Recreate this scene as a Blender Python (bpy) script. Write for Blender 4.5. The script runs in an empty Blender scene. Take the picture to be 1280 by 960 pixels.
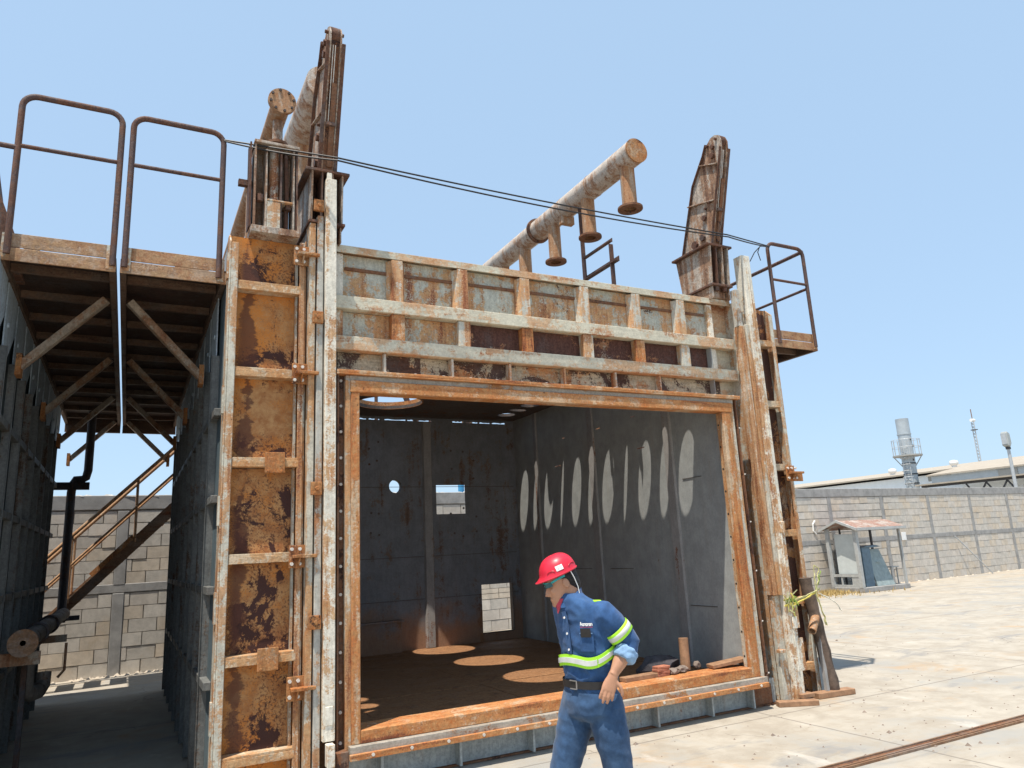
import bpy, bmesh, math, random
from math import radians, sin, cos, pi, atan2, sqrt
from mathutils import Vector, Matrix, noise
from mathutils.geometry import tessellate_polygon

S = bpy.context.scene
COL = S.collection
RND = random.Random(11)

# ------------------------------------------------------------------ camera
cam = bpy.data.cameras.new("camera")
camo = bpy.data.objects.new("camera", cam)
COL.objects.link(camo)
camo.location = (0, 0, 1.66)
camo.rotation_euler = (radians(102.760), radians(2.846), radians(-27.184))
cam.sensor_fit = 'HORIZONTAL'
cam.sensor_width = 36.0
cam.lens = 913.4 / 1280 * 36.0
cam.clip_start = 0.05
cam.clip_end = 3000
S.camera = camo

# ------------------------------------------------------------------ sky, sun, exposure
SUN_TRAVEL = Vector((0.28, 0.19, -1.0)).normalized()
sun_el = math.asin(-SUN_TRAVEL.z)
sun_rot = atan2(-SUN_TRAVEL.x, -SUN_TRAVEL.y)
W = bpy.data.worlds.new("World")
S.world = W
W.use_nodes = True
wn = W.node_tree
bg = wn.nodes["Background"]
sky = wn.nodes.new("ShaderNodeTexSky")
sky.sky_type = 'NISHITA'
sky.sun_disc = False
sky.sun_elevation = sun_el
sky.sun_rotation = sun_rot % (2 * pi)
sky.altitude = 0
sky.air_density = 1.0
sky.dust_density = 1.0
sky.ozone_density = 1.6
# hazy air: the clear-sky model is veiled evenly by pale blue haze light
veil = wn.nodes.new("ShaderNodeMix")
veil.data_type = 'RGBA'
veil.inputs[0].default_value = 0.30
veil.inputs[6].default_value = (3.0, 4.25, 5.7, 1)
wn.links.new(sky.outputs[0], veil.inputs[7])
wn.links.new(veil.outputs[2], bg.inputs[0])
bg.inputs[1].default_value = 0.108
sl = bpy.data.lights.new("sun", 'SUN')
sl.energy = 3.9
sl.angle = radians(0.53)
sl.color = (1.0, 0.92, 0.81)
so = bpy.data.objects.new("sun", sl)
COL.objects.link(so)
so.rotation_euler = SUN_TRAVEL.to_track_quat('-Z', 'Y').to_euler()
S.view_settings.view_transform = 'Standard'
S.view_settings.look = 'None'
S.view_settings.gamma = 1.0
S.view_settings.exposure = 0.75
S.render.engine = 'CYCLES'
S.cycles.max_bounces = 8
S.cycles.diffuse_bounces = 5

# ------------------------------------------------------------------ mesh helpers
def wloc(o):
    v = Vector((0, 0, 0))
    while o is not None:
        v += o.location
        o = o.parent
    return v

SMALL_STUFF = {'bolts','foot_bolts','pins','reveal_holes','weld_lines','buttons','lift_chain','lattice','truss_web','ring_railing','caged_ladder','shirt_print'}
class MB:
    def __init__(s):
        s.v = []; s.f = []; s.m = []; s.mi = 0
    def add(s, vs, fs):
        b = len(s.v)
        s.v += [tuple(v) for v in vs]
        for f in fs:
            s.f.append(tuple(i + b for i in f)); s.m.append(s.mi)
        return s
    def box(s, x0, x1, y0, y1, z0, z1):
        if x0 > x1: x0, x1 = x1, x0
        if y0 > y1: y0, y1 = y1, y0
        if z0 > z1: z0, z1 = z1, z0
        return s.add([(x0,y0,z0),(x1,y0,z0),(x1,y1,z0),(x0,y1,z0),(x0,y0,z1),(x1,y0,z1),(x1,y1,z1),(x0,y1,z1)],
              [(0,3,2,1),(4,5,6,7),(0,1,5,4),(1,2,6,5),(2,3,7,6),(3,0,4,7)])
    def prism(s, poly, fn, t0, t1):
        n = len(poly)
        vs = [fn(a, b, t0) for a, b in poly] + [fn(a, b, t1) for a, b in poly]
        fs = [tuple(range(n - 1, -1, -1)), tuple(range(n, 2 * n))] + [(i, (i + 1) % n, n + (i + 1) % n, n + i) for i in range(n)]
        return s.add(vs, fs)
    def beam(s, p, q, w, h, up=(0, 0, 1)):
        p = Vector(p); q = Vector(q); d = (q - p).normalized(); u = Vector(up)
        if abs(d.dot(u)) > .98: u = Vector((0, 1, 0))
        r = d.cross(u).normalized(); u = r.cross(d)
        vs = []
        for c in (p, q):
            for a, b in ((-1,-1),(1,-1),(1,1),(-1,1)):
                vs.append(c + r * a * w / 2 + u * b * h / 2)
        return s.add(vs, [(0,1,2,3),(7,6,5,4),(0,4,5,1),(1,5,6,2),(2,6,7,3),(3,7,4,0)])
    def angle(s, p, q, w, t=.008, up=(0, 0, 1)):
        """an L-section bar"""
        p = Vector(p); q = Vector(q); d = (q - p).normalized(); u = Vector(up)
        if abs(d.dot(u)) > .98: u = Vector((0, 1, 0))
        r = d.cross(u).normalized(); u = r.cross(d)
        poly = [(0,0),(w,0),(w,t),(t,t),(t,w),(0,w)]
        L = (q - p).length
        return s.prism(poly, lambda a, b, c: p + r * (a - w/2) + u * (b - w/2) + d * c, 0, L)
    def tube(s, pts, r, n=10, cap=True, rs=None):
        pts = [Vector(p) for p in pts]
        k = len(pts); vs = []; prev = None
        for i, p in enumerate(pts):
            d = (pts[min(i+1, k-1)] - pts[max(i-1, 0)]).normalized()
            if prev is None:
                a = Vector((0,0,1)) if abs(d.z) < .9 else Vector((1,0,0))
                x = d.cross(a).normalized()
            else:
                x = (prev - d * prev.dot(d)).normalized()
            prev = x; y = d.cross(x)
            rr = rs[i] if rs else r
            for j in range(n):
                t = 2 * pi * j / n
                vs.append(p + x * rr * cos(t) + y * rr * sin(t))
        fs = []
        for i in range(k - 1):
            for j in range(n):
                fs.append((i*n+j, i*n+(j+1)%n, (i+1)*n+(j+1)%n, (i+1)*n+j))
        if cap:
            fs.append(tuple(range(n-1, -1, -1))); fs.append(tuple(range((k-1)*n, k*n)))
        return s.add(vs, fs)
    def pipe(s, p, q, r0, r1, n=20):
        """hollow pipe"""
        p = Vector(p); q = Vector(q); d = (q-p).normalized()
        a = Vector((0,0,1)) if abs(d.z) < .9 else Vector((1,0,0))
        x = d.cross(a).normalized(); y = d.cross(x); vs = []
        for c, r in ((p, r0), (q, r0), (q, r1), (p, r1)):
            for j in range(n):
                t = 2*pi*j/n; vs.append(c + x*r*cos(t) + y*r*sin(t))
        fs = []
        for i in range(4):
            i2 = (i+1) % 4
            for j in range(n): fs.append((i*n+j, i*n+(j+1)%n, i2*n+(j+1)%n, i2*n+j))
        return s.add(vs, fs)
    def rings(s, rings, cap=True):
        n = len(rings[0]); vs = [p for r in rings for p in r]; k = len(rings); fs = []
        for i in range(k-1):
            for j in range(n): fs.append((i*n+j, i*n+(j+1)%n, (i+1)*n+(j+1)%n, (i+1)*n+j))
        if cap: fs += [tuple(range(n-1,-1,-1)), tuple(range((k-1)*n, k*n))]
        return s.add(vs, fs)
    def plate(s, outer, holes, fn, t0, t1):
        """flat plate with holes; fn maps (a,b,t) to space"""
        polys = [outer] + holes
        flat = [p for q in polys for p in q]
        tris = tessellate_polygon([[Vector((a, b, 0)) for a, b in q] for q in polys])
        n = len(flat)
        vs = [fn(a, b, t0) for a, b in flat] + [fn(a, b, t1) for a, b in flat]
        fs = [tuple(t) for t in tris] + [tuple(i + n for i in reversed(t)) for t in tris]
        o = 0
        for q in polys:
            m = len(q)
            for i in range(m): fs.append((o+i, o+(i+1) % m, n+o+(i+1) % m, n+o+i))
            o += m
        return s.add(vs, fs)
    def bolt(s, c, axis, r=.012, h=.012):
        c = Vector(c); a = Vector(axis)
        return s.tube([c, c + a*h], r, 6)
    def mesh(s, name, off=Vector((0,0,0)), mats=(), smooth=None):
        me = bpy.data.meshes.new(name)
        me.from_pydata([(v[0]-off[0], v[1]-off[1], v[2]-off[2]) for v in s.v], [], s.f)
        for m in mats: me.materials.append(m)
        if any(s.m): me.polygons.foreach_set('material_index', s.m)
        bm = bmesh.new(); bm.from_mesh(me)
        bmesh.ops.recalc_face_normals(bm, faces=bm.faces)
        if smooth is not None:
            for f in bm.faces: f.smooth = True
            for e in bm.edges:
                if len(e.link_faces) == 2 and e.calc_face_angle(0) > radians(smooth): e.smooth = False
        bm.to_mesh(me); bm.free(); me.update()
        return me
    def build(s, name, mat, parent=None, bevel=0, smooth=None, at=None, kind=None):
        """at: the object's own world location (default: its parent's)"""
        pw = wloc(parent) if parent is not None else Vector((0,0,0))
        w = Vector(at) if at is not None else pw
        me = s.mesh(name, w, mat if isinstance(mat, (list, tuple)) else (mat,), smooth)
        o = bpy.data.objects.new(name, me); COL.objects.link(o)
        o.parent = parent; o.location = w - pw
        if bevel:
            b = o.modifiers.new("bevel", 'BEVEL'); b.width = bevel; b.segments = 1; b.limit_method = 'ANGLE'
        if name in SMALL_STUFF: kind = 'stuff'
        if kind: o['kind'] = kind
        return o

def thing(name, label, cat, loc, group=None):
    o = bpy.data.objects.new(name, None); COL.objects.link(o)
    o.location = loc; o.empty_display_size = .2
    return tag(o, label, cat, group)
def tag(o, label, cat, group=None):
    o['label'] = label; o['category'] = cat
    if group: o['group'] = group
    return o
def inst(src, parent, w):
    """another copy of a part (same mesh data) at world location w"""
    o = src.copy(); COL.objects.link(o); o.parent = parent
    o.location = Vector(w) - (wloc(parent) if parent is not None else Vector((0,0,0)))
    return o
def circle(cx, cy, r, n=32, r2=None):
    return [(cx + r*cos(2*pi*i/n), cy + (r2 or r)*sin(2*pi*i/n)) for i in range(n)]
def rect(a0, a1, b0, b1): return [(a0,b0),(a1,b0),(a1,b1),(a0,b1)]
XY = lambda a, b, t: (a, b, t)
XZ = lambda a, b, t: (a, t, b)
YZ = lambda a, b, t: (t, a, b)

# ------------------------------------------------------------------ materials
class NT:
    def __init__(s, name):
        s.mat = bpy.data.materials.new(name); s.mat.use_nodes = True
        s.t = s.mat.node_tree; s.bsdf = s.t.nodes['Principled BSDF']
        g = s.t.nodes.new('ShaderNodeNewGeometry'); s.pos = g.outputs['Position']
        oi = s.t.nodes.new('ShaderNodeObjectInfo'); s.rand = oi.outputs['Random']
    def n(s, typ, **kw):
        x = s.t.nodes.new(typ)
        for k, v in kw.items():
            if hasattr(x, k) and k not in x.inputs: setattr(x, k, v)
        return x
    def set(s, sock, v):
        if hasattr(v, 'is_output') or isinstance(v, bpy.types.NodeSocket): s.t.links.new(v, sock)
        else: sock.default_value = v
    def scale(s, v, sc):
        x = s.n('ShaderNodeVectorMath', operation='MULTIPLY'); s.set(x.inputs[0], v); x.inputs[1].default_value = sc
        return x.outputs[0]
    def noise(s, v, scale, detail=4, rough=.55, dist=0):
        x = s.t.nodes.new('ShaderNodeTexNoise'); s.set(x.inputs['Vector'], v)
        x.inputs['Scale'].default_value = scale; x.inputs['Detail'].default_value = detail
        x.inputs['Roughness'].default_value = rough; x.inputs['Distortion'].default_value = dist
        return x.outputs['Fac']
    def math(s, op, a, b=0, c=None):
        x = s.n('ShaderNodeMath', operation=op); s.set(x.inputs[0], a); s.set(x.inputs[1], b)
        if c is not None: s.set(x.inputs[2], c)
        return x.outputs[0]
    def step(s, v, lo, hi, a=0., b=1.):
        x = s.t.nodes.new('ShaderNodeMapRange'); x.interpolation_type = 'SMOOTHSTEP'
        s.set(x.inputs[0], v); s.set(x.inputs[1], lo); s.set(x.inputs[2], hi); s.set(x.inputs[3], a); s.set(x.inputs[4], b)
        return x.outputs[0]
    def mix(s, f, a, b, blend='MIX'):
        x = s.t.nodes.new('ShaderNodeMix'); x.data_type = 'RGBA'; x.blend_type = blend
        s.set(x.inputs[0], f)
        for sock, v in ((x.inputs[6], a), (x.inputs[7], b)):
            s.set(sock, (*v, 1) if isinstance(v, tuple) and len(v) == 3 else v)
        return x.outputs[2]
    def bump(s, h, strength=.4, dist=.01):
        x = s.t.nodes.new('ShaderNodeBump'); x.inputs['Strength'].default_value = strength
        x.inputs['Distance'].default_value = dist; s.set(x.inputs['Height'], h)
        s.t.links.new(x.outputs[0], s.bsdf.inputs['Normal'])
    def out(s, col=None, rough=None, metal=None, spec=None):
        b = s.bsdf.inputs
        if col is not None: s.set(b['Base Color'], (*col, 1) if isinstance(col, tuple) and len(col) == 3 else col)
        if rough is not None: s.set(b['Roughness'], rough)
        if metal is not None: s.set(b['Metallic'], metal)
        if spec is not None: s.set(b['Specular IOR Level'], spec)
        return s.mat

TAN = (.38, .20, .085); ORANGE = (.42, .140, .036); RED = (.20, .070, .032); DARK = (.055, .027, .022)
def rusty(name, paint, rust=.5, dark=.2, streak=.5, tan=TAN, mid=ORANGE, deep=RED, drk=DARK, sc=1., bump=.5, rough=.75, dvar=.12, vert=True, fine=1.0, grit=.30, foot_rust_glow=None):
    """painted steel worn to rust: rust / dark are the shares of surface that they cover"""
    t = NT(name)
    p = t.pos
    ro = t.n('ShaderNodeVectorMath', operation='ADD'); t.set(ro.inputs[0], p)
    cb = t.n('ShaderNodeCombineXYZ'); t.set(cb.inputs[0], t.math('MULTIPLY', t.rand, 37.)); t.set(cb.inputs[2], t.math('MULTIPLY', t.rand, 13.))
    t.set(ro.inputs[1], cb.outputs[0]); p = ro.outputs[0]
    big = t.noise(p, 2.6*sc, 8, .66, .3)
    st = t.noise(t.scale(p, (9*sc, 9*sc, .9*sc) if vert else (1.1*sc, 9*sc, 9*sc)), 1, 6, .62)
    fn = t.noise(p, 75*sc*fine, 5, .7)
    md = t.noise(p, 14*sc, 6, .7, .4)
    m = t.math('ADD', t.math('MULTIPLY', big, 1 - streak), t.math('MULTIPLY', st, streak))
    m = t.math('ADD', m, t.math('MULTIPLY', t.math('SUBTRACT', md, .5), .42))
    m = t.math('ADD', m, t.math('MULTIPLY', t.math('SUBTRACT', fn, .5), .28))
    th = .5 + (.5 - rust) * .42
    rm = t.step(m, th - .035, th + .05)
    # rust colour
    rc = t.mix(t.step(t.math('ADD', t.math('MULTIPLY', md, .6), t.math('MULTIPLY', fn, .4)), .36, .62), mid, tan)
    rc = t.mix(t.step(t.math('ADD', st, t.math('MULTIPLY', t.math('SUBTRACT', fn, .5), .5)), .54, .72), rc, deep)
    pv = t.mix(t.step(t.noise(p, 5*sc, 5, .7), .3, .7), tuple(c*(1-dvar) for c in paint), tuple(min(1, c*(1+dvar)) for c in paint))
    pv = t.mix(t.step(st, .50, .78, 0, .55), pv, tuple(.5*a + .5*b for a, b in zip(paint, tan)))
    col = t.mix(rm, pv, rc)
    dk = t.noise(p, 1.9*sc, 10, .72, .8)
    dk = t.math('ADD', dk, t.math('MULTIPLY', t.math('SUBTRACT', fn, .5), .3))
    dt = .5 + (.5 - dark) * .44
    dm = t.step(dk, dt, dt + .03)
    col = t.mix(t.math('MULTIPLY', dm, .93), col, drk)
    speck = t.step(t.noise(p, 38*sc*fine, 3, .6), .66, .70)
    col = t.mix(t.math('MULTIPLY', speck, t.math('ADD', t.math('MULTIPLY', rm, .55), .12)), col, drk)
    if foot_rust_glow:   # ragged rust tint along the floor, also painting the sunlit floor's warm glow
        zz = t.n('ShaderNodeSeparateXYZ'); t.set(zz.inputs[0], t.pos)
        foot_h = t.math('ADD', zz.outputs[2], t.math('MULTIPLY', t.math('SUBTRACT', t.noise(t.pos, 2.2, 7, .65), .5), 1.3))
        col = t.mix(t.step(foot_h, .55, 1.05, .75, 0.), col, foot_rust_glow)
    g1 = t.noise(p, 46*sc*fine, 4, .75); g2 = t.noise(t.scale(p, (30*sc, 30*sc, 5*sc) if vert else (5*sc, 30*sc, 30*sc)), 1, 4, .7)
    gm = t.step(t.math('ADD', t.math('MULTIPLY', g1, .6), t.math('MULTIPLY', g2, .4)), .36, .64, 1 - grit, 1 + grit*.45)
    gc = t.n('ShaderNodeCombineColor'); [t.set(gc.inputs[i], gm) for i in range(3)]
    col = t.mix(1., col, gc.outputs[0], 'MULTIPLY')
    h = t.math('ADD', t.math('MULTIPLY', t.math('MULTIPLY', fn, t.math('ADD', t.math('MULTIPLY', rm, .8), .15)), .5), t.math('MULTIPLY', md, .35))
    h = t.math('SUBTRACT', h, t.math('MULTIPLY', dm, .25))
    t.bump(h, bump, .012)
    return t.out(col, t.math('ADD', t.math('MULTIPLY', rm, .18), rough - .12), 0, .3)

M = {}
M['tower_plate'] = None
def tower_plate():
    """ochre scaled plate: smooth tan, grains of orange, crisp islands of dark scale, a drip band near its left edge"""
    t = NT('tower_plate'); p = t.pos
    big = t.noise(p, 2.1, 9, .68, .9); fn = t.noise(p, 95, 5, .75); md = t.noise(p, 9, 7, .7, .4); gr = t.noise(p, 55, 3, .7)
    col = t.mix(t.step(md, .34, .66), (.31, .128, .048), (.47, .265, .115))
    col = t.mix(t.step(t.math('ADD', t.math('MULTIPLY', t.noise(p, 2.4, 6, .65), .6), t.math('MULTIPLY', fn, .4)), .47, .58), col, (.53, .195, .042))
    z = t.n('ShaderNodeSeparateXYZ'); t.set(z.inputs[0], p)
    # height inside the bay (bays repeat every 0.72 m): dark grains and patches thicken low in each bay
    bay = t.math('FRACT', t.math('DIVIDE', t.math('ADD', z.outputs[2], .47), .72))
    low = t.step(bay, .15, .75, .085, -.035)
    d = t.math('ADD', t.math('ADD', t.math('MULTIPLY', big, .8), t.math('MULTIPLY', md, .2)), low)
    gm = t.step(t.math('ADD', d, t.math('MULTIPLY', t.math('SUBTRACT', gr, .5), .8)), .555, .62)
    col = t.mix(t.math('MULTIPLY', gm, .75), col, (.135, .058, .034))
    isl = t.math('ADD', t.noise(t.scale(p, (1.35, 1, 1)), 2.3, 9, .62, .5), t.math('MULTIPLY', t.math('SUBTRACT', fn, .5), .05))
    im = t.step(isl, .575, .583)
    ih = t.step(t.math('ADD', isl, t.math('MULTIPLY', t.math('SUBTRACT', gr, .5), .45)), .545, .60)
    col = t.mix(t.math('MULTIPLY', ih, .8), col, (.125, .052, .032))
    col = t.mix(im, col, (.066, .031, .026))
    dm = t.step(t.math('ADD', d, t.math('MULTIPLY', t.math('SUBTRACT', fn, .5), .10)), .60, .615)
    col = t.mix(dm, col, (.060, .029, .024))
    # the drip under each rib end
    wob = t.math('MULTIPLY', t.math('SUBTRACT', t.noise(t.scale(p, (2, 2, 3.2)), 1, 5, .7), .5), .30)
    xx = t.math('ABSOLUTE', t.math('SUBTRACT', t.math('ADD', z.outputs[0], wob), .755))
    wd = t.math('MULTIPLY', t.step(t.noise(t.scale(p, (.2, .2, 1)), 2.7, 5, .7), .36, .66), .085)
    bm = t.step(t.math('SUBTRACT', t.math('ADD', xx, t.math('MULTIPLY', t.math('SUBTRACT', fn, .5), .05)), wd), -.012, .014, 1., 0.)
    col = t.mix(t.math('MULTIPLY', bm, .8), col, (.10, .042, .030))
    em = t.step(z.outputs[0], .655, .74, 1., 0.)
    col = t.mix(t.math('MULTIPLY', em, t.step(fn, .38, .6)), col, (.46, .19, .045))
    t.bump(t.math('ADD', t.math('MULTIPLY', fn, .6), t.math('SUBTRACT', t.math('MULTIPLY', gr, .5), t.math('MULTIPLY', dm, .4))), .55, .012)
    return t.out(col, .82, 0, .2)
M['tower_plate'] = tower_plate()
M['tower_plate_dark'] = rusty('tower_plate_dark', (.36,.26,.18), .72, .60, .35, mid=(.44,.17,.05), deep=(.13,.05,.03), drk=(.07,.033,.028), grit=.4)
M['flange'] = rusty('flange', (.52,.50,.42), .54, .10, .55, tan=(.48,.31,.18), mid=(.45,.18,.05), deep=(.21,.075,.04), grit=.22)
M['flange_blue'] = rusty('flange_blue', (.46,.45,.40), .46, .08, .6, tan=(.44,.29,.17), grit=.2)
M['rib'] = rusty('rib', (.54,.43,.30), .60, .16, .2, tan=(.53,.34,.18), mid=(.46,.19,.06), vert=False, grit=.3)
M['bracket'] = rusty('bracket', (.42,.29,.18), .80, .30, .2, grit=.4)
M['rail_white'] = rusty('rail_white', (.70,.66,.56), .46, .05, .62, tan=(.55,.37,.21), mid=(.45,.18,.05), deep=(.26,.09,.04), grit=.22)
M['rail_strip'] = rusty('rail_strip', (.52,.48,.39), .58, .10, .75, tan=(.48,.31,.17), mid=(.45,.18,.05), deep=(.22,.075,.035), grit=.25)
M['rail_orange'] = rusty('rail_orange', (.54,.46,.36), .56, .08, .85, tan=(.50,.32,.18), mid=(.43,.17,.055), grit=.3)
M['header_beam'] = rusty('header_beam', (.56,.53,.42), .47, .03, .25, tan=(.58,.42,.27), mid=(.48,.22,.09), deep=(.30,.11,.05), vert=False, grit=.2)
M['header_post'] = rusty('header_post', (.52,.51,.44), .55, .04, .6, tan=(.56,.37,.21), mid=(.47,.19,.065), deep=(.25,.085,.04), grit=.2)
M['header_plate'] = rusty('header_plate', (.46,.46,.39), .56, .16, .3, tan=(.52,.34,.18), mid=(.46,.18,.06), deep=(.19,.065,.04), grit=.3)
M['header_plate_worn'] = rusty('header_plate_worn', (.36,.33,.27), .66, .72, .3, tan=(.38,.22,.12), mid=(.34,.13,.055), deep=(.14,.055,.038), drk=(.085,.036,.030), grit=.5)
M['header_low'] = rusty('header_low', (.42,.39,.29), .45, .46, .2, tan=(.44,.30,.16), drk=(.06,.03,.025), vert=False, grit=.35)
M['frame'] = rusty('frame', (.54,.37,.23), .66, .14, .35, tan=(.50,.255,.105), mid=(.45,.14,.036), deep=(.19,.06,.03), vert=False, bump=.3, grit=.3)
M['frame_v'] = rusty('frame_v', (.52,.38,.25), .66, .14, .7, tan=(.46,.24,.10), mid=(.44,.135,.036), deep=(.19,.06,.03), bump=.3, grit=.3)
M['gasket'] = rusty('gasket', (.36,.33,.28), .36, .12, .3, vert=False)
M['dark_rust'] = rusty('dark_rust', (.17,.11,.08), .7, .35, .6, tan=(.20,.11,.065), mid=(.20,.075,.03), deep=(.09,.04,.028))
M['mast'] = rusty('mast', (.115,.08,.068), .60, .24, .75, tan=(.15,.08,.052), mid=(.12,.048,.028), deep=(.06,.032,.026), grit=.45)
M['mast_light'] = rusty('mast_light', (.42,.36,.30), .52, .14, .75, tan=(.34,.22,.145), mid=(.27,.13,.065), deep=(.12,.06,.042), grit=.45)
M['handrail'] = rusty('handrail', (.095,.062,.058), .5, .12, .3, tan=(.15,.085,.06), mid=(.13,.055,.036), deep=(.06,.034,.032), sc=2)
M['manifold'] = rusty('manifold', (.52,.455,.39), .46, .06, .5, tan=(.43,.29,.20), mid=(.34,.18,.10), deep=(.19,.095,.055), sc=1.4)
M['stub'] = rusty('stub', (.44,.33,.24), .66, .06, .8, tan=(.42,.26,.15), mid=(.36,.16,.065), sc=1.4)
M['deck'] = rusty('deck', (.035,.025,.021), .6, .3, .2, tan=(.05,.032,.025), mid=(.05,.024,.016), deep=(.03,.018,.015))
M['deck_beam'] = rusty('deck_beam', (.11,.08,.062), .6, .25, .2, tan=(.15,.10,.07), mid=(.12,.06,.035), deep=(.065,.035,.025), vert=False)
M['toe'] = rusty('toe', (.40,.28,.19), .6, .15, .2, tan=(.42,.27,.15), mid=(.30,.13,.06), deep=(.17,.08,.05), vert=False)
M['brace'] = rusty('brace', (.33,.27,.21), .5, .1, .3, tan=(.30,.19,.12), mid=(.24,.11,.05))
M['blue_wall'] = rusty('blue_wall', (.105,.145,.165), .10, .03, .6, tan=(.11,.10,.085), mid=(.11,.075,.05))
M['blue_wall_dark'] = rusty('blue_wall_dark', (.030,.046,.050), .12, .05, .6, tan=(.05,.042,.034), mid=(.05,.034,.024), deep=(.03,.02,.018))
M['lit_blue'] = rusty('lit_blue', (.40,.48,.54), .12, .02, .6)  # pale tone that paints in the skylight on the passage bay tops
M['fin_edge'] = rusty('fin_edge', (.15,.155,.15), .3, .05, .7, tan=(.17,.13,.1), mid=(.15,.085,.05), deep=(.08,.05,.035))
M['base'] = rusty('base', (.36,.39,.385), .15, .10, .5)
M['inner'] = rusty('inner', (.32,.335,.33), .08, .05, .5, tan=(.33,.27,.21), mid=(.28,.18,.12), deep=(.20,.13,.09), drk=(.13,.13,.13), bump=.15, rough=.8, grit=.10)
M['inner_back'] = rusty('inner_back', (.190,.200,.215), .32, .07, .5, tan=(.20,.15,.115), mid=(.185,.115,.08), deep=(.13,.085,.065), drk=(.085,.085,.09), bump=.15, rough=.8, grit=.14, foot_rust_glow=(.30,.145,.062))
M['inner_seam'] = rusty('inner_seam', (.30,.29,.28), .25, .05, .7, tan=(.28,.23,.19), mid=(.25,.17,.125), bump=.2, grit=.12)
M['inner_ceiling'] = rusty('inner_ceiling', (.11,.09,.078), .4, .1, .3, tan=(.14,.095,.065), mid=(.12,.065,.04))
M['inner_floor'] = rusty('inner_floor', (.255,.13,.062), .6, .10, .0, tan=(.29,.155,.075), mid=(.24,.11,.045), deep=(.15,.075,.04), bump=.5, sc=.8)
def simple(name, col, rough=.6, var=.1, sc=8, bump=.1, metal=0, spec=.4, dirt=None, dirt_amt=.4, obj=0.):
    t = NT(name)
    a = t.noise(t.pos, sc, 6, .65)
    c = t.mix(t.step(a, .3, .7), tuple(x*(1-var) for x in col), tuple(min(1, x*(1+var)) for x in col))
    if dirt: c = t.mix(t.step(t.noise(t.scale(t.pos, (1,1,.35)), sc*.6, 8, .7, .3), .52, .75, 0, dirt_amt), c, dirt)
    if obj:
        k = t.math('ADD', t.math('MULTIPLY', t.rand, obj*2), 1-obj)
        v = t.n('ShaderNodeCombineColor'); [t.set(v.inputs[i], k) for i in range(3)]
        c = t.mix(1., c, v.outputs[0], 'MULTIPLY')
    if bump: t.bump(t.noise(t.pos, sc*9, 4, .6), bump, .005)
    return t.out(c, rough, metal, spec)
M['bolt'] = simple('bolt', (.62,.58,.52), .5, .2, 40)
M['bolt_dark'] = simple('bolt_dark', (.06,.045,.04), .6, .2, 40)
M['black'] = simple('black', (.012,.012,.013), .6, .1)
M['cable'] = simple('cable', (.018,.018,.02), .5, .1)
M['pipe_dark'] = rusty('pipe_dark', (.055,.05,.055), .4, .2, .4, tan=(.09,.055,.04), mid=(.08,.04,.028), deep=(.05,.03,.024))
M['pipe_grey'] = rusty('pipe_grey', (.13,.115,.10), .4, .2, .4, tan=(.12,.08,.055), mid=(.11,.06,.038), deep=(.06,.04,.03))
M['stair'] = rusty('stair', (.24,.17,.125), .6, .15, .3, tan=(.26,.165,.10), mid=(.21,.10,.05), vert=False)
M['stair_rail'] = rusty('stair_rail', (.42,.30,.20), .7, .05, .3, tan=(.45,.29,.17), mid=(.36,.17,.07), sc=2)
M['concrete_frame'] = simple('concrete_frame', (.30,.295,.285), .9, .18, 5, .4, dirt=(.17,.165,.16))
M['mortar'] = simple('mortar', (.27,.25,.225), .95, .15, 12, .5)
M['coping_mortar'] = simple('coping_mortar', (.55,.54,.51), .95, .25, 9, .6)
def block_mat(name, col):
    t = NT(name)
    c = t.mix(t.step(t.noise(t.pos, 6, 6, .7), .3, .7), tuple(x*.86 for x in col), tuple(x*1.1 for x in col))
    c = t.mix(t.step(t.noise(t.pos, 60, 3, .7), .6, .72, 0, .5), c, tuple(x*.6 for x in col))
    k = t.math('ADD', t.math('MULTIPLY', t.rand, .22), .88)
    v = t.n('ShaderNodeCombineColor'); [t.set(v.inputs[i], k) for i in range(3)]
    c = t.mix(1., c, v.outputs[0], 'MULTIPLY')
    c = t.mix(t.step(t.noise(t.scale(t.pos, (3.2, 3.2, .5)), 1, 7, .7), .53, .72, 0, .30), c, tuple(x*.5 for x in col))
    c = t.mix(t.step(t.noise(t.pos, 1.3, 6, .7), .52, .66, 0, .30), c, (col[0]*.95, col[1]*.80, col[2]*.62))
    t.bump(t.noise(t.pos, 90, 4, .7), .5, .006)
    return t.out(c, .95, 0, .2)
M['blockA'] = block_mat('blockA', (.56,.515,.455)); M['blockB'] = block_mat('blockB', (.53,.495,.44)); M['blockC'] = block_mat('blockC', (.57,.50,.41))
M['wood'] = simple('wood', (.30,.17,.095), .8, .25, 14, .3, dirt=(.16,.09,.055))
M['wood_grey'] = simple('wood_grey', (.115,.082,.062), .85, .35, 16, .6, dirt=(.06,.045,.035))
M['grass_dry'] = simple('grass_dry', (.42,.30,.12), .9, .3, 20, 0)
M['grass_pale'] = simple('grass_pale', (.50,.48,.24), .8, .25, 20, 0)
M['weed_green'] = simple('weed_green', (.20,.30,.05), .8, .3, 20, 0)
M['tape_yellow'] = simple('tape_yellow', (.58,.50,.10), .6, .25, 30, 0)
M['tape_white'] = simple('tape_white', (.70,.68,.58), .6, .1, 30, 0)
M['hut_frame'] = simple('hut_frame', (.40,.41,.40), .7, .12, 8, .1, dirt=(.26,.22,.18))
M['hut_roof'] = rusty('hut_roof', (.42,.36,.31), .6, .03, .1, tan=(.36,.24,.19), mid=(.29,.15,.11), deep=(.23,.115,.085), vert=False)
M['sheet_white'] = simple('sheet_white', (.56,.60,.59), .5, .06, 6, .02)
M['sheet_blue'] = simple('sheet_blue', (.11,.17,.22), .5, .15, 8, .05, dirt=(.2,.2,.19))
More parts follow.
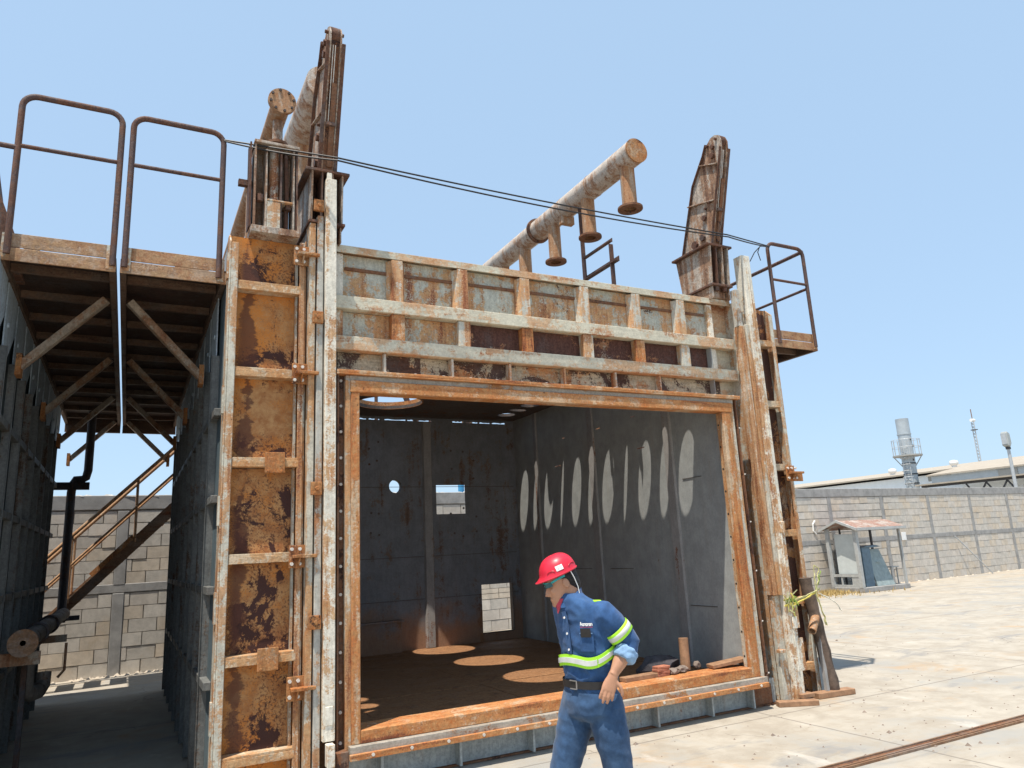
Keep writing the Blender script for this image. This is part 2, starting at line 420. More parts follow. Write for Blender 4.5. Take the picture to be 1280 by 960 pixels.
M['sheet_green'] = simple('sheet_green', (.27,.33,.33), .55, .15, 8, .05, dirt=(.16,.17,.17))
M['shed_roof'] = simple('shed_roof', (.38,.335,.275), .8, .08, 3, 0, dirt=(.32,.28,.23), spec=.1)
M['shed_wall'] = simple('shed_wall', (.80,.86,.90), .6, .04, 3, 0)
M['shed_fascia'] = simple('shed_fascia', (.40,.45,.48), .6, .06, 3, 0)
M['shed_panel'] = simple('shed_panel', (.33,.33,.31), .6, .06, 3, 0)
M['truss'] = simple('truss', (.055,.055,.06), .6, .1, 3, 0)
M['stack'] = simple('stack', (.42,.46,.48), .45, .12, 2, .05, .3, dirt=(.30,.31,.31))
M['galv'] = simple('galv', (.45,.47,.48), .5, .1, 6, 0, .2)
M['lamp_body'] = simple('lamp_body', (.36,.38,.37), .5, .1, 6, 0)
M['white'] = simple('white', (.78,.78,.76), .5, .05, 6, 0)
M['blue_pipe'] = simple('blue_pipe', (.06,.30,.55), .5, .1, 6, 0)
M['brick_red'] = simple('brick_red', (.36,.14,.085), .9, .2, 20, .3, obj=.12)
M['rubble'] = simple('rubble', (.21,.165,.135), .9, .25, 14, .4, obj=.3)
M['cloth_dark'] = simple('cloth_dark', (.055,.05,.055), .95, .3, 14, .4)
def ground_mat():
    t = NT('ground'); p = t.pos
    a = t.noise(p, .55, 7, .62, .4); b = t.noise(p, 2.6, 8, .7, .3); c = t.noise(p, 18, 6, .7); f = t.noise(p, 120, 3, .7)
    col = t.mix(t.step(b, .3, .7), (.325,.285,.23), (.435,.395,.33))
    col = t.mix(t.step(t.math('ADD', t.math('MULTIPLY', a, .7), t.math('MULTIPLY', b, .3)), .50, .62, 0, .85), col, (.30,.295,.275))
    o = t.noise(p, .9, 8, .68, .9)
    col = t.mix(t.step(o, .545, .70, 0, .65), col, (.42,.29,.17))
    g = t.noise(t.scale(p, (.5, 1.4, 1)), 1.3, 8, .7, .6)
    col = t.mix(t.step(g, .55, .66, 0, .75), col, (.245,.24,.23))
    g3 = t.noise(t.scale(p, (.7, 2.6, 1)), 3.1, 7, .72, .5)
    col = t.mix(t.step(g3, .57, .66, 0, .55), col, (.31,.265,.205))
    vo = t.t.nodes.new('ShaderNodeTexVoronoi'); vo.feature = 'DISTANCE_TO_EDGE'; vo.inputs['Scale'].default_value = .42
    wv = t.n('ShaderNodeVectorMath', operation='ADD'); n3 = t.t.nodes.new('ShaderNodeTexNoise'); t.set(n3.inputs['Vector'], p); n3.inputs['Scale'].default_value = 1.7; n3.inputs['Detail'].default_value = 7
    sv = t.n('ShaderNodeVectorMath', operation='SCALE'); t.set(sv.inputs[0], n3.outputs['Color']); sv.inputs['Scale'].default_value = .9
    t.set(wv.inputs[0], p); t.set(wv.inputs[1], sv.outputs[0]); t.set(vo.inputs['Vector'], wv.outputs[0])
    ck = t.math('MULTIPLY', t.step(vo.outputs['Distance'], .0, .006, 1., 0.), t.step(t.noise(p, .8, 3, .5), .5, .6))
    col = t.mix(t.math('MULTIPLY', ck, .65), col, (.16,.14,.12))
    col = t.mix(t.step(c, .60, .75, 0, .35), col, (.27,.25,.22))
    w = t.noise(t.scale(p, (1.2, .7, 1)), 2.1, 7, .65, .5)
    col = t.mix(t.step(w, .60, .72, 0, .55), col, (.53,.495,.44))
    # saw-cut slab joints, slightly wandering
    z = t.n('ShaderNodeSeparateXYZ'); wob = t.n('ShaderNodeVectorMath', operation='ADD'); t.set(wob.inputs[0], p)
    nz = t.t.nodes.new('ShaderNodeTexNoise'); t.set(nz.inputs['Vector'], p); nz.inputs['Scale'].default_value = 3; nz.inputs['Detail'].default_value = 4
    sc = t.n('ShaderNodeVectorMath', operation='SCALE'); t.set(sc.inputs[0], nz.outputs['Color']); sc.inputs['Scale'].default_value = .03
    t.set(wob.inputs[1], sc.outputs[0]); t.set(z.inputs[0], wob.outputs[0])
    js = []
    for ax, per, off in ((0, 4.4, -.75), (1, 3.9, .05)):
        fr = t.math('FRACT', t.math('DIVIDE', t.math('ADD', z.outputs[ax], off + 400), per))
        js.append(t.step(t.math('ABSOLUTE', t.math('SUBTRACT', fr, .5)), .4965, .4985))
    j = t.math('MAXIMUM', js[0], js[1])
    col = t.mix(t.math('MULTIPLY', j, .7), col, (.17,.15,.13))
    h = t.math('SUBTRACT', t.math('ADD', t.math('MULTIPLY', c, .5), t.math('MULTIPLY', f, .3)), t.math('MULTIPLY', j, .8))
    t.bump(h, .35, .012)
    return t.out(col, t.step(b, .3, .7, .78, .95), 0, .25)
M['ground'] = ground_mat()

# ------------------------------------------------------------------ ground
g = MB(); g.add([(-600,-300,0),(900,-300,0),(900,1200,0),(-600,1200,0)], [(0,1,2,3)])
go = g.build('ground', M['ground']); go['kind'] = 'structure'; go['label'] = 'stained pale concrete yard'

# ================================================================== the big steel chamber
CH = thing('steel_chamber', 'big rusty steel chamber with a wide open doorway and ribbed front towers', 'steel chamber', (3.6, 6.0, 0))
RIB_Z = [.30, .97, 1.69, 2.41, 3.13, 3.85]

def tower(x0, x1, right=False):
    """front tower between x0 and x1; the outer flange is at x0 (or x1 for the right one)"""
    b = MB()
    top = 4.30
    if not right:
        b.prism([(5.885,0),(6.06,0),(6.06,top),(5.98,top),(5.885,top-.09)], YZ, x0, x0+.014)       # outer web
        b.box(x0+.0145, x0+.068, 5.880, 5.894, 0, top-.10)                                         # outer flange
        b.box(x1-.012, x1, 5.90, 6.06, 0, top)
        b.box(x1-.058, x1-.0125, 5.890, 5.902, 0, top-.02)
    else:
        b.prism([(5.885,0),(6.06,0),(6.06,top),(5.98,top),(5.885,top-.09)], YZ, x1-.014, x1)
        b.box(x1-.060, x1-.0145, 5.880, 5.894, 0, top-.10)
        b.box(x0, x0+.012, 5.90, 6.06, 0, top)
    b.box(x0+.015, x1-.013, 6.03, 6.055, 0, top-.004)
    fr = b.build('front_tower', M['flange'], CH, bevel=.004)
    a, c = (x0+.016, x1-.014)
    zs = [0] + [z for z in RIB_Z] + [top]
    for i in range(7):
        z0 = zs[i] + (.036 if i else 0.002); z1 = zs[i+1] - (.036 if i < 6 else .0)
        p = MB(); p.box(a, c, 6.0, 6.028, z0, z1)
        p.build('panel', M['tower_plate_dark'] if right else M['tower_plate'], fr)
    if not right:
        b = MB(); b.box(x1-.014, x1-.0125, 5.903, 5.999, .02, top-.03); b.box(x1-.075, x1-.0585, 5.955, 5.998, .02, top-.05)
        b.build('edge_strip', M['flange'], fr)
    src = None
    for i, z in enumerate(RIB_Z):
        if src is None:
            r = MB()
            L = c - a
            r.prism([(0,0),(.055,-.108),(L-.03,-.108),(L-.03,-.002),(L-.03,0)], lambda u, v, t: (a+u, 5.999+v, z+t), .018, .036)
            r.box(a+.055, c-.03, 5.889, 5.905, z-.036, z+.0175)
            r.prism([(0,0),(.055,-.092),(L-.03,-.092),(L-.03,0)], lambda u, v, t: (a+u, 5.999+v, z+t), -.036, -.024)
            src = r.build('rib', M['rib'], fr, bevel=.003, at=(a, 6.0, z))
        else:
            inst(src, fr, (a, 6.0, z + RND.uniform(-.006, .006)))
    return fr

TL = tower(.60, 1.21)
TR = tower(6.02, 6.63, True)

def bracket_plate(fr, x, z, y=5.868):
    b = MB(); b.box(x-.075, x+.075, y, y+.014, z-.09, z+.07)
    for dx in (-.05, .05): b.bolt((x+dx, y+.002, z-.075), (0,-1,0), .011, .006)
    b.build('bracket_plate', M['bracket'], fr, bevel=.003)
bracket_plate(TL, .985, 2.42); bracket_plate(TL, .965, .975)
def clip(fr, x, z, w=.19):
    b = MB(); b.box(x-w/2, x+w/2-.06, 5.862, 5.875, z-.085, z+.085)
    b.box(x-w/2+.02, x+w/2+.01, 5.79, 5.8615, z-.012, z+.012)
    b.prism([(0,0),(.07,0),(0,.07)], lambda u, v, t: (x+t, 5.8615-u, z-.0125-v), -.03, -.018)
    o = b.build('clip_bracket', M['bracket'], fr, bevel=.003)
    k = MB()
    for dx in (-.06, 0., .06):
        for dz in (-.055, .055): k.bolt((x+dx-.015, 5.861, z+dz), (0,-1,0), .014, .014)
    k.build('bolts', M['bolt'], fr)
for z in (4.15, 3.13, 1.69, .74): clip(TL, 1.195, z)
clip(TR, 6.60, 2.34)
b = MB(); b.box(6.55, 6.76, 5.868, 5.88, 2.25, 2.34); b.box(6.55, 6.76, 5.88, 6.0, 2.30, 2.315)
b.build('bracket_plate', M['bracket'], TR, bevel=.003)
for z in (4.0, 2.9, 2.05, 1.35, .6):
    b = MB(); b.box(.585, .5995, 5.90, 5.96, z-.11, z+.11); b.build('edge_shim', M['flange'], TL)

# ---- guide rails beside the doorway
def rail_left():
    b = MB(); b.box(1.345, 1.435, 5.775, 5.787, .36, 4.86); b.box(1.345, 1.357, 5.7875, 5.87, .36, 4.86); b.box(1.423, 1.435, 5.7875, 5.87, .36, 4.80)
    b.box(1.357, 1.40, 5.80, 5.83, 4.80, 4.93)
    r = b.build('guide_rail', M['rail_white'], CH, bevel=.004)
    s = MB(); s.box(1.222, 1.272, 5.83, 5.98, 0, 4.45); s.build('rail_strip', M['rail_strip'], r, bevel=.004)
    s = MB(); s.box(1.284, 1.334, 5.815, 5.98, .02, 4.52); s.build('rail_strip', M['flange_blue'], r, bevel=.004)
    s = MB(); s.box(1.362, 1.418, 5.768, 5.7745, .47, .60); s.build('cover_plate', M['rail_white'], r, bevel=.003)
    s = MB(); s.box(1.362, 1.418, 5.7, 5.7745, .20, .352); s.build('rail_foot', M['rail_white'], r, bevel=.003)
    for z in (4.6, 3.6, 2.2, 1.2):
        s = MB(); s.box(1.245, 1.33, 5.78, 5.814, z-.05, z+.05); s.bolt((1.29, 5.78, z), (0,-1,0), .018, .012)
        s.build('rail_clip', M['bracket'], r, bevel=.003)
def rail_right():
    b = MB(); b.box(6.10, 6.225, 5.74, 5.752, 0.02, 4.84); b.box(6.10, 6.112, 5.7525, 5.87, 0.02, 4.84); b.box(6.213, 6.225, 5.7525, 5.87, .02, 4.80)
    b.box(6.155, 6.172, 5.728, 5.7395, .3, 4.7)
    r = b.build('guide_rail', M['rail_white'], CH, bevel=.004)
    s = MB(); s.box(5.975, 6.03, 5.76, 5.86, 1.06, 3.98); s.build('rail_strip', M['rail_orange'], r, bevel=.004)
    s = MB(); s.box(6.04, 6.09, 5.75, 5.86, 1.06, 4.0); s.build('rail_strip', M['rail_strip'], r, bevel=.004)
    s = MB(); s.box(5.975, 6.035, 5.78, 5.86, 3.985, 4.42); s.build('rail_strip', M['flange_blue'], r, bevel=.004)
    s = MB(); s.box(5.99, 6.09, 5.80, 5.86, .03, 1.055); s.build('rail_strip', M['flange'], r, bevel=.004)
    s = MB(); s.box(6.226, 6.30, 5.75, 5.77, .30, .62); s.box(6.226, 6.27, 5.74, 5.78, .72, .95); s.build('rail_clip', M['rail_white'], r, bevel=.003)
    s = MB(); s.box(5.95, 6.03, 5.74, 5.80, .50, .53); s.build('rail_clip', M['rail_orange'], r, bevel=.003)
    for z in (1.75, .78):
        s = MB(); s.box(6.15, 6.215, 5.715, 5.7395, z-.06, z+.06); s.build('cover_plate', M['rail_white'], r, bevel=.006)
rail_left(); rail_right()

# ---- header over the doorway
b = MB(); b.box(1.46, 6.02, 6.03, 6.06, 3.17, 4.29); b.box(1.44, 6.02, 5.93, 6.06, 4.2905, 4.33)
b.box(1.44, 6.02, 5.925, 5.9295, 4.262, 4.33)
HD = b.build('header', M['header_beam'], CH, bevel=.004)
px_ = [1.50, 2.02, 2.66, 3.325, 4.02, 4.67, 5.28, 5.72]
def xs_between(i): return px_[i] + .06, px_[i+1] - .06
for i in range(7):
    x0, x1 = px_[i], px_[i+1]
    p = MB(); p.box(x0+.002, x1-.002, 6.002, 6.0295, 3.862, 4.27); p.build('panel', M['header_plate'], HD)
    p = MB(); p.box(x0+.002, x1-.002, 6.002, 6.0295, 3.50, 3.74); p.build('panel', M['header_plate_worn'] if i >= 2 else M['header_plate'], HD)
    p = MB(); p.box(x0+.06, x1-.06, 5.984, 6.0015, 4.125, 4.152); p.build('ledge', M['dark_rust'], HD)
fins = [1.50, 1.895, 2.53, 3.12, 3.72, 4.33, 4.90, 5.80]
for i in range(7):
    p = MB(); p.box(fins[i]+.002, fins[i+1]-.002, 6.004, 6.0295, 3.17, 3.375); p.build('panel', M['header_low'], HD)
    if i: 
        p = MB(); p.box(fins[i]-.012, fins[i]+.012, 5.925, 6.003, 3.172, 3.375); p.build('stiffener', M['header_post'], HD, bevel=.003)
for z0, z1 in ((3.742, 3.858), (3.377, 3.498)):
    p = MB(); p.box(1.44, 5.99, 5.90, 5.914, z0, z1); p.box(1.44, 5.99, 5.9145, 6.001, z1-.012, z1); p.box(1.44, 5.99, 5.9145, 6.001, z0, z0+.012)
    p.build('beam', M['header_beam'], HD, bevel=.004)
for i, x in enumerate(px_):
    if i in (0, 7):
        w = .035
        p = MB(); p.box(x-w, x+w, 5.955, 6.0015, 3.86, 4.262); p.box(x-w, x+w, 5.955, 6.0015, 3.5, 3.74)
        p.build('post', M['rail_white'], HD, bevel=.004); continue
    p = MB(); p.prism([(-.085,0),(-.085,.012),(-.052,.064),(-.052,.078),(.052,.078),(.052,.064),(.085,.012),(.085,0)], lambda u, v, t: (x+u, 6.0015-v, t), 3.86, 4.255)
    p.build('post', M['header_post'], HD, bevel=.003)
    p = MB(); p.box(x-.06, x+.06, 5.918, 6.0015, 3.50, 3.74); p.build('post', M['frame_v'] if i % 2 else M['header_post'], HD, bevel=.003)

# ---- door frame
b = MB(); b.box(1.555, 5.715, 5.78, 5.92, 2.985, 3.085)
DF = b.build('door_frame', M['frame'], CH, bevel=.006)
b = MB(); b.box(1.52, 5.76, 5.80, 5.95, 3.0855, 3.128); b.build('gasket_strip', M['gasket'], DF, bevel=.003)
b = MB(); b.box(1.44, 5.84, 5.76, 6.0, 3.1285, 3.142); b.box(1.44, 5.84, 5.76, 5.772, 3.1425, 3.166); b.build('bolt_flange', M['frame'], DF, bevel=.003)
b = MB()
x = 1.6
while x < 5.8: b.bolt((x, 5.785, 3.1425), (0,0,1), .015, .03); x += .26
b.build('bolts', M['bolt'], DF)
b = MB(); b.box(1.562, 1.6315, 5.785, 5.92, .305, 2.9845); b.build('jamb', M['frame_v'], DF, bevel=.006)
b = MB(); b.box(1.518, 1.5615, 5.80, 5.93, .26, 3.085); b.build('gasket_strip', M['rail_strip'], DF, bevel=.003)
b = MB(); b.box(1.452, 1.466, 5.80, 5.99, .24, 3.127); b.box(1.4665, 1.5175, 5.862, 5.876, .24, 3.127); b.build('bolt_flange', M['dark_rust'], DF, bevel=.003)
b = MB(); z = .32
while z < 3.1: b.bolt((1.493, 5.862, z), (0,-1,0), .013, .014); z += .213
b.build('bolts', M['bolt'], DF)
b = MB(); b.box(1.44, 1.53, 5.74, 5.86, .17, .2795); b.build('corner_block', M['dark_rust'], DF, bevel=.004)
b = MB(); b.box(5.5755, 5.69, 5.785, 5.84, .305, 2.9845); b.build('jamb', M['frame_v'], DF, bevel=.006)
b = MB(); b.box(5.6905, 5.755, 5.80, 5.93, .26, 3.085); b.build('gasket_strip', M['rail_strip'], DF, bevel=.003)
b = MB(); b.box(5.575, 5.587, 5.8405, 5.885, .40, 2.98); b.build('reveal', M['rail_strip'], DF)
b = MB(); z = .5
while z < 2.95: b.tube([(5.5735, 5.863, z), (5.577, 5.863, z)], .011, 10); z += .235
b.build('reveal_holes', M['black'], DF)
b = MB(); b.box(5.79, 5.803, 5.80, 5.99, .24, 3.127); b.build('bolt_flange', M['dark_rust'], DF)
b = MB(); z = .32
while z < 3.1: b.tube([(5.79, 5.815, z), (5.83, 5.815, z)], .009, 6); z += .5
b.build('bolts', M['bolt'], DF)
b = MB(); b.box(1.632, 5.575, 5.785, 5.92, .305, .40); b.box(1.632, 5.64, 5.9205, 6.06, .33, .398); b.build('sill', M['frame'], DF, bevel=.006)
b = MB(); b.box(1.54, 5.73, 5.735, 5.95, .25, .3045); b.build('gasket_strip', M['gasket'], DF, bevel=.003)
b = MB(); b.box(1.53, 5.71, 5.705, 5.7345, .215, .258); b.build('sill_lip', M['frame'], DF, bevel=.003)
b = MB(); x = 1.7
while x < 5.7: b.bolt((x, 5.7045, .240), (0,-1,0), .013, .006); x += .30
b.build('bolts', M['bolt'], DF)
b = MB(); b.box(5.62, 5.90, 5.872, 5.8985, .0185, .2035); b.build('corner_block', M['dark_rust'], DF, bevel=.004)
b = MB(); b.box(1.46, 5.97, 5.90, 6.12, .012, .2445)
BB = b.build('base_beam', M['base'], CH)
b = MB(); b.box(1.46, 5.97, 5.865, 5.8995, .004, .018); b.build('foot_plate', M['dark_rust'], BB)
for x in (1.80, 2.44, 3.10, 3.75, 4.40, 5.05, 5.58):
    b = MB(); b.box(x-.01, x+.01, 5.80, 5.8995, .0185, .2445); b.build('stiffener', M['base'], BB)

# ---- inside
CZ = 3.76
big = [(3.17, 9.72), (3.20, 8.27), (3.17, 6.80)]
rowy = [10.23 - .396*k for k in range(11)]
holes = [circle(x, y, .455, 44) for x, y in big] + [circle(5.27, y, .14, 24, (.14, .085, .14, .035, .125, .09, .14, .04, .13, .10, .15)[k]) for k, y in enumerate(rowy)] + [circle(1.10, y, .12, 24) for y in (6.19, 6.53, 6.86, 7.25, 7.65, 8.05)]
b = MB(); b.plate(rect(.72, 5.66, 6.061, 10.76), holes, XY, CZ, CZ+.045)
RF = b.build('roof', M['inner_ceiling'], CH)
for x, y in big:
    b = MB(); b.pipe((x, y, CZ-.005), (x, y, CZ+.10), .475, .4555, 44); b.build('hole_collar', M['frame'], RF)
for k in (3, 7):
    pass
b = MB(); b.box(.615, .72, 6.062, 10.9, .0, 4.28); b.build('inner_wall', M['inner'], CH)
# right wall: sheet with thin slots, seams proud of it
slots = [(9.38,2.84,.16),(9.17,3.23,.07),(8.26,3.22,.12),(7.46,3.24,.10),(7.05,3.25,.05),(7.35,2.82,.16)]
b = MB(); b.plate(rect(5.93, 10.76, .06, 3.80), [rect(y-w/2, y+w/2, z-.007, z+.007) for y, z, w in slots], YZ, 5.652, 5.66)
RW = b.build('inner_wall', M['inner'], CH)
for y, w in ((10.0, .10), (8.43, .15), (6.80, .15)):
    b = MB(); b.prism([(-w/2, 0), (-w/2+.01, .028), (w/2-.01, .028), (w/2, 0)], lambda u, v, t: (5.6515-v, y+u, t), .305, 3.755)
    b.build('seam', M['inner_seam'], RW)
b = MB()
for z in (.95, 1.35, 2.35): 
    for y0, y1 in ((6.2, 6.7), (6.9, 7.4), (7.7, 8.3), (8.6, 9.2)):
        if RND.random() < .3: b.box(5.644, 5.6515, y0+RND.uniform(0,.2), y1-RND.uniform(0,.2), z, z+.006)
b.build('weld_lines', M['inner_ceiling'], RW)
# back wall with its openings and a ragged slit under the roof
b = MB()
slit = []
x = 3.0
for s0, s1 in ((3.0,3.13),(3.17,3.34),(3.42,3.76),(3.79,3.9),(3.95,4.2),(4.55,4.75),(4.80,5.0),(5.03,5.22),(5.26,5.50)):
    n = 6; lo = []; hi = []
    for i in range(n+1):
        u = s0 + (s1-s0)*i/n; lo.append((u, 3.700+RND.uniform(0,.008))); hi.append((u, 3.722+RND.uniform(-.008,.006)))
    slit.append(lo + hi[::-1])
hole_back = [circle(3.58, 2.685, .10, 24), rect(4.24, 4.73, 2.25, 2.70), rect(4.955, 5.47, .43, 1.145)]
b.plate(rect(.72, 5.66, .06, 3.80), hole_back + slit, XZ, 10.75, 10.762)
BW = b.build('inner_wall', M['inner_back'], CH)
b = MB(); b.prism([(-.08,0),(-.06,.04),(.06,.04),(.08,0)], lambda u, v, t: (4.095+u, 10.7495-v, t), .305, 3.69); b.build('seam', M['inner_seam'], BW)
b = MB(); b.pipe((3.58, 10.765, 2.685), (3.58, 10.87, 2.685), .115, .101, 24); b.build('hole_sleeve', M['inner_ceiling'], BW)
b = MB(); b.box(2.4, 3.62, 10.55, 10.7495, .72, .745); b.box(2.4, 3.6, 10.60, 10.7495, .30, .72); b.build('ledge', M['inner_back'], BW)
b = MB()
for z in (2.67, 1.62, 1.0): b.box(.8, 5.6, 10.743, 10.7495, z, z+.007)
for x in (3.2, 3.3, 3.0, 4.5, 4.7, 4.9):
    for z in (3.2, 2.2, 1.8, 3.0): b.bolt((x + RND.uniform(-.03,.03), 10.7495, z+RND.uniform(-.2,.2)), (0,-1,0), .018, .006)
b.build('weld_lines', M['inner_ceiling'], BW)
b = MB(); b.box(4.955, 5.47, 10.735, 10.80, .418, .4295); b.box(5.4705, 5.482, 10.7, 10.8, .43, 1.145); b.build('door_trim', M['inner_ceiling'], BW)
# floor with its plate joints
for x0, x1 in ((.72,1.98),(1.985,3.38),(3.385,5.65)):
    for y0, y1 in ((6.12,7.42),(7.425,9.1),(9.105,10.75)): 
        h = RND.uniform(-.004,.004); b = MB(); b.box(x0, x1, y0, y1, .06, .30+h); b.build('floor_plate', M['inner_floor'], CH)

# ---- outside walls
def ribbed_wall(parent, X, side, y0, y1, ztop, mat, fin):
    """side = -1: the wall faces -x"""
    b = MB(); b.box(X, X - side*.012, y0, y1, 0, ztop)
    w = b.build('side_wall', M[mat], parent)
    y = y0 + .32; k = 0; src = None
    while y < y1:
        if src is None:
            f = MB(); f.box(X+side*.0005, X+side*.06, y-.004, y+.004, .02, ztop-.55); f.box(X+side*.0605, X+side*.0645, y-.012, y+.012, .02, ztop-.55)
            src = f.build('stiffener', M['fin_edge'], w, at=(X, y, 0))
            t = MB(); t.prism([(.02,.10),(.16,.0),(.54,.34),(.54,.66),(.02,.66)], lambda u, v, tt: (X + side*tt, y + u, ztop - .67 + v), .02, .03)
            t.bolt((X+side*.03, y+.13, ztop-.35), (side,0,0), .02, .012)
            lit_src = t.build('lit_bay_plate', M['lit_blue'], w, at=(X, y, 0))  # added plate: its shape and pale colour imitate skylight on the upper wall
        else:
            inst(src, w, (X, y, 0)); inst(lit_src, w, (X, y, 0))
        y += .60
    for z in (.80, 1.47, 2.15, 2.83):
        h = MB(); h.box(X+side*.0005, X+side*.055, y0, y1, z-.03, z+.03); h.build('rail_bar', M['fin_edge'], w, bevel=.004)
    return w
ribbed_wall(CH, .602, -1, 6.065, 11.9, 3.92, 'blue_wall', 'lit_blue')
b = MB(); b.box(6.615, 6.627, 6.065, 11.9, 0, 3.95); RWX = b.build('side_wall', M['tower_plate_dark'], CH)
src = None
for k in range(8):
    y = 6.6 + .7*k
    if src is None:
        b = MB(); b.box(6.6275, 6.74, y-.004, y+.004, .02, 3.8); src = b.build('stiffener', M['dark_rust'], RWX, at=(6.627, y, 0))
    else: inst(src, RWX, (6.627, y, 0))
b = MB(); b.box(.615, 6.61, 11.88, 11.9, 3.2, 3.92); b.build('rear_beam', M['dark_rust'], CH)

# ================================================================== lifting masts on the towers
def mast(cx, label):
    T = thing('lifting_mast', label, 'mast', (cx, 5.95, 4.31), 'lifting masts on the front towers')
    prof = [(6.36,4.96),(5.84,4.96),(5.79,5.16),(5.535,6.04),(5.53,6.13),(5.56,6.20),(5.62,6.235),(5.69,6.23),(5.76,6.18),(5.83,6.06),(6.05,5.78)]
    inn = [(6.30,5.02),(5.90,5.02),(5.86,5.2),(5.61,6.02),(5.66,6.10),(5.73,6.08),(5.98,5.82)]
    for sx in (-.047, .047):
        b = MB(); b.prism(prof, YZ, cx+sx-.006, cx+sx+.006)
        sp = b.build('side_plate', M['mast_light'], T)
        o = -1 if sx < 0 else 1
        # edge flanges and cross stiffeners standing off the plate
        b = MB()
        for i in range(1, len(prof)):
            p, q = prof[i], prof[(i+1) % len(prof)]
            if i in (3,4,5,6,7): continue
            b.beam((cx+sx+o*.022, p[0], p[1]), (cx+sx+o*.022, q[0], q[1]), .032, .012, up=(0, p[1]-q[1], q[0]-p[0]))
        b.build('edge_flange', M['mast'], sp, bevel=.003)
        for (p, q) in (((5.71,5.52),(6.19,5.52)), ((5.61,5.93),(5.93,5.93))):
            b = MB(); b.beam((cx+sx+o*.021, p[0]+.01, p[1]-.06), (cx+sx+o*.021, q[0]-.02, q[1]+.05), .029, .012)
            b.build('cross_stiffener', M['mast_light'], sp, bevel=.002)
        b = MB()
        for (y, z, r) in ((5.66,6.10,.028),(5.68,6.0,.035),(5.60,6.17,.016),(5.74,6.15,.016),(5.92,5.32,.035),(5.88,5.42,.014),(5.80,5.47,.014),(6.12,5.06,.05),(5.98,5.10,.04)):
            b.bolt((cx+sx+o*.0065, y, z), (o,0,0), r, .03)
        b.build('pins', M['mast'], sp)
    b = MB(); b.tube([(cx-.040, 5.625, 6.145), (cx+.040, 5.625, 6.145)], .085, 20); b.build('top_roller', M['mast'], T, smooth=40)
    b = MB(); b.prism([(5.845,4.956),(6.30,4.956),(5.78,6.15),(5.57,6.08)], YZ, cx-.0405, cx+.0405); b.build('web_plate', M['dark_rust'], T)
    b = MB(); b.box(cx-.0405, cx+.0405, 5.70, 5.80, 5.33, 5.36); b.build('spacer', M['mast'], T)
    b = MB(); b.beam((cx+.012, 5.835, 5.0), (cx+.012, 5.64, 5.70), .045, .03); b.build('cylinder_rod', M['dark_rust'], T)
    b = MB()
    for dx in (-.02, .0): b.tube([(cx+dx, 5.735, 5.36), (cx+dx, 5.555, 6.02)], .004, 5)
    b.build('lift_chain', M['bolt'], T)
    b = MB(); b.box(cx-.19, cx+.19, 5.80, 6.42, 4.93, 4.955)
    b.build('top_plate', M['mast'], T, bevel=.003)
    b = MB(); b.box(cx-.155, cx+.155, 5.82, 6.38, 4.455, 4.48); b.build('base_plate', M['mast'], T, bevel=.003)
    for i, dx in enumerate((-.13, -.045, .045, .13)):
        b = MB(); b.prism([(5.84,4.4805),(6.34,4.4805),(6.40,4.9295),(5.81,4.9295)], YZ, cx+dx-.007, cx+dx+.007)
        b.build('web', M['mast_light'] if i != 1 else M['mast'], T)
    b = MB(); b.box(cx-.12, cx+.12, 6.06, 6.075, 4.4805, 4.929); b.build('back_plate', M['mast'], T)
    b = MB(); b.box(cx-.10, cx+.10, 5.9, 6.3, 4.335, 4.4545); b.box(cx-.13, cx-.115, 5.85, 6.3, 4.31, 4.4545); b.box(cx+.115, cx+.13, 5.85, 6.3, 4.31, 4.4545)
    b.build('foot', M['mast_light'], T, bevel=.004)
    b = MB()
    for dx in (-.06, .06): b.bolt((cx+dx, 5.86, 4.454), (0,0,-1), .03, .05)
    b.build('foot_bolts', M['mast'], T)
    return T
mast(1.365, 'rusty lifting mast on the front tower beside the walkway, with box housing at its side')
mast(5.84, 'rusty lifting mast on the front tower beside the small railed balcony')

# box housing beside the first mast
HB = thing('gear_housing', 'open rusty box housing on the tower top between two vertical plates', 'housing', (.95, 5.95, 4.31))
b = MB(); b.box(.76, 1.13, 5.84, 6.12, 5.115, 5.14); b.build('top_plate', M['mast_light'], HB, bevel=.003)
b = MB(); b.box(.75, 1.14, 5.84, 6.06, 4.302, 4.36); b.build('base_plate', M['mast_light'], HB, bevel=.003)
for x, y1, m in ((.775,6.05,'mast_light'), (.865,6.04,'mast_light'), (.985,6.04,'mast'), (1.09,6.05,'mast_light'), (1.115,6.05,'mast')):
    b = MB(); b.prism([(5.86,4.3605),(y1,4.3605),(y1,5.1145),(5.875,5.1145)], YZ, x-.007, x+.007); b.build('web', M[m], HB)
b = MB(); b.box(.783, 1.08, 6.051, 6.06, 4.3605, 5.1145); b.build('back_plate', M['mast_light'], HB)
b = MB(); b.box(.873, 1.08, 5.85, 6.03, 4.60, 4.615); b.box(.875, .98, 5.853, 5.868, 4.3605, 4.598); b.build('cross_plate', M['flange'], HB, bevel=.003)
b = MB(); b.tube([(.94, 5.96, 4.62), (.94, 5.96, 5.11)], .045, 14); b.build('ram', M['flange_blue'], HB, smooth=40)
b = MB(); b.tube([(1.04, 5.93, 4.40), (1.045, 5.95, 4.75), (1.03, 5.93, 5.08)], .02, 8); b.tube([(.82, 5.9, 4.6), (.82, 5.9, 4.66)], .03, 8); b.tube([(1.05, 5.9, 4.56), (1.05, 5.9, 4.63)], .025, 8)
b.build('hose', M['mast'], HB, smooth=40)
b = MB(); b.box(.66, .766, 6.0, 6.05, 4.78, 4.83); b.build('stub_bar', M['mast'], HB)
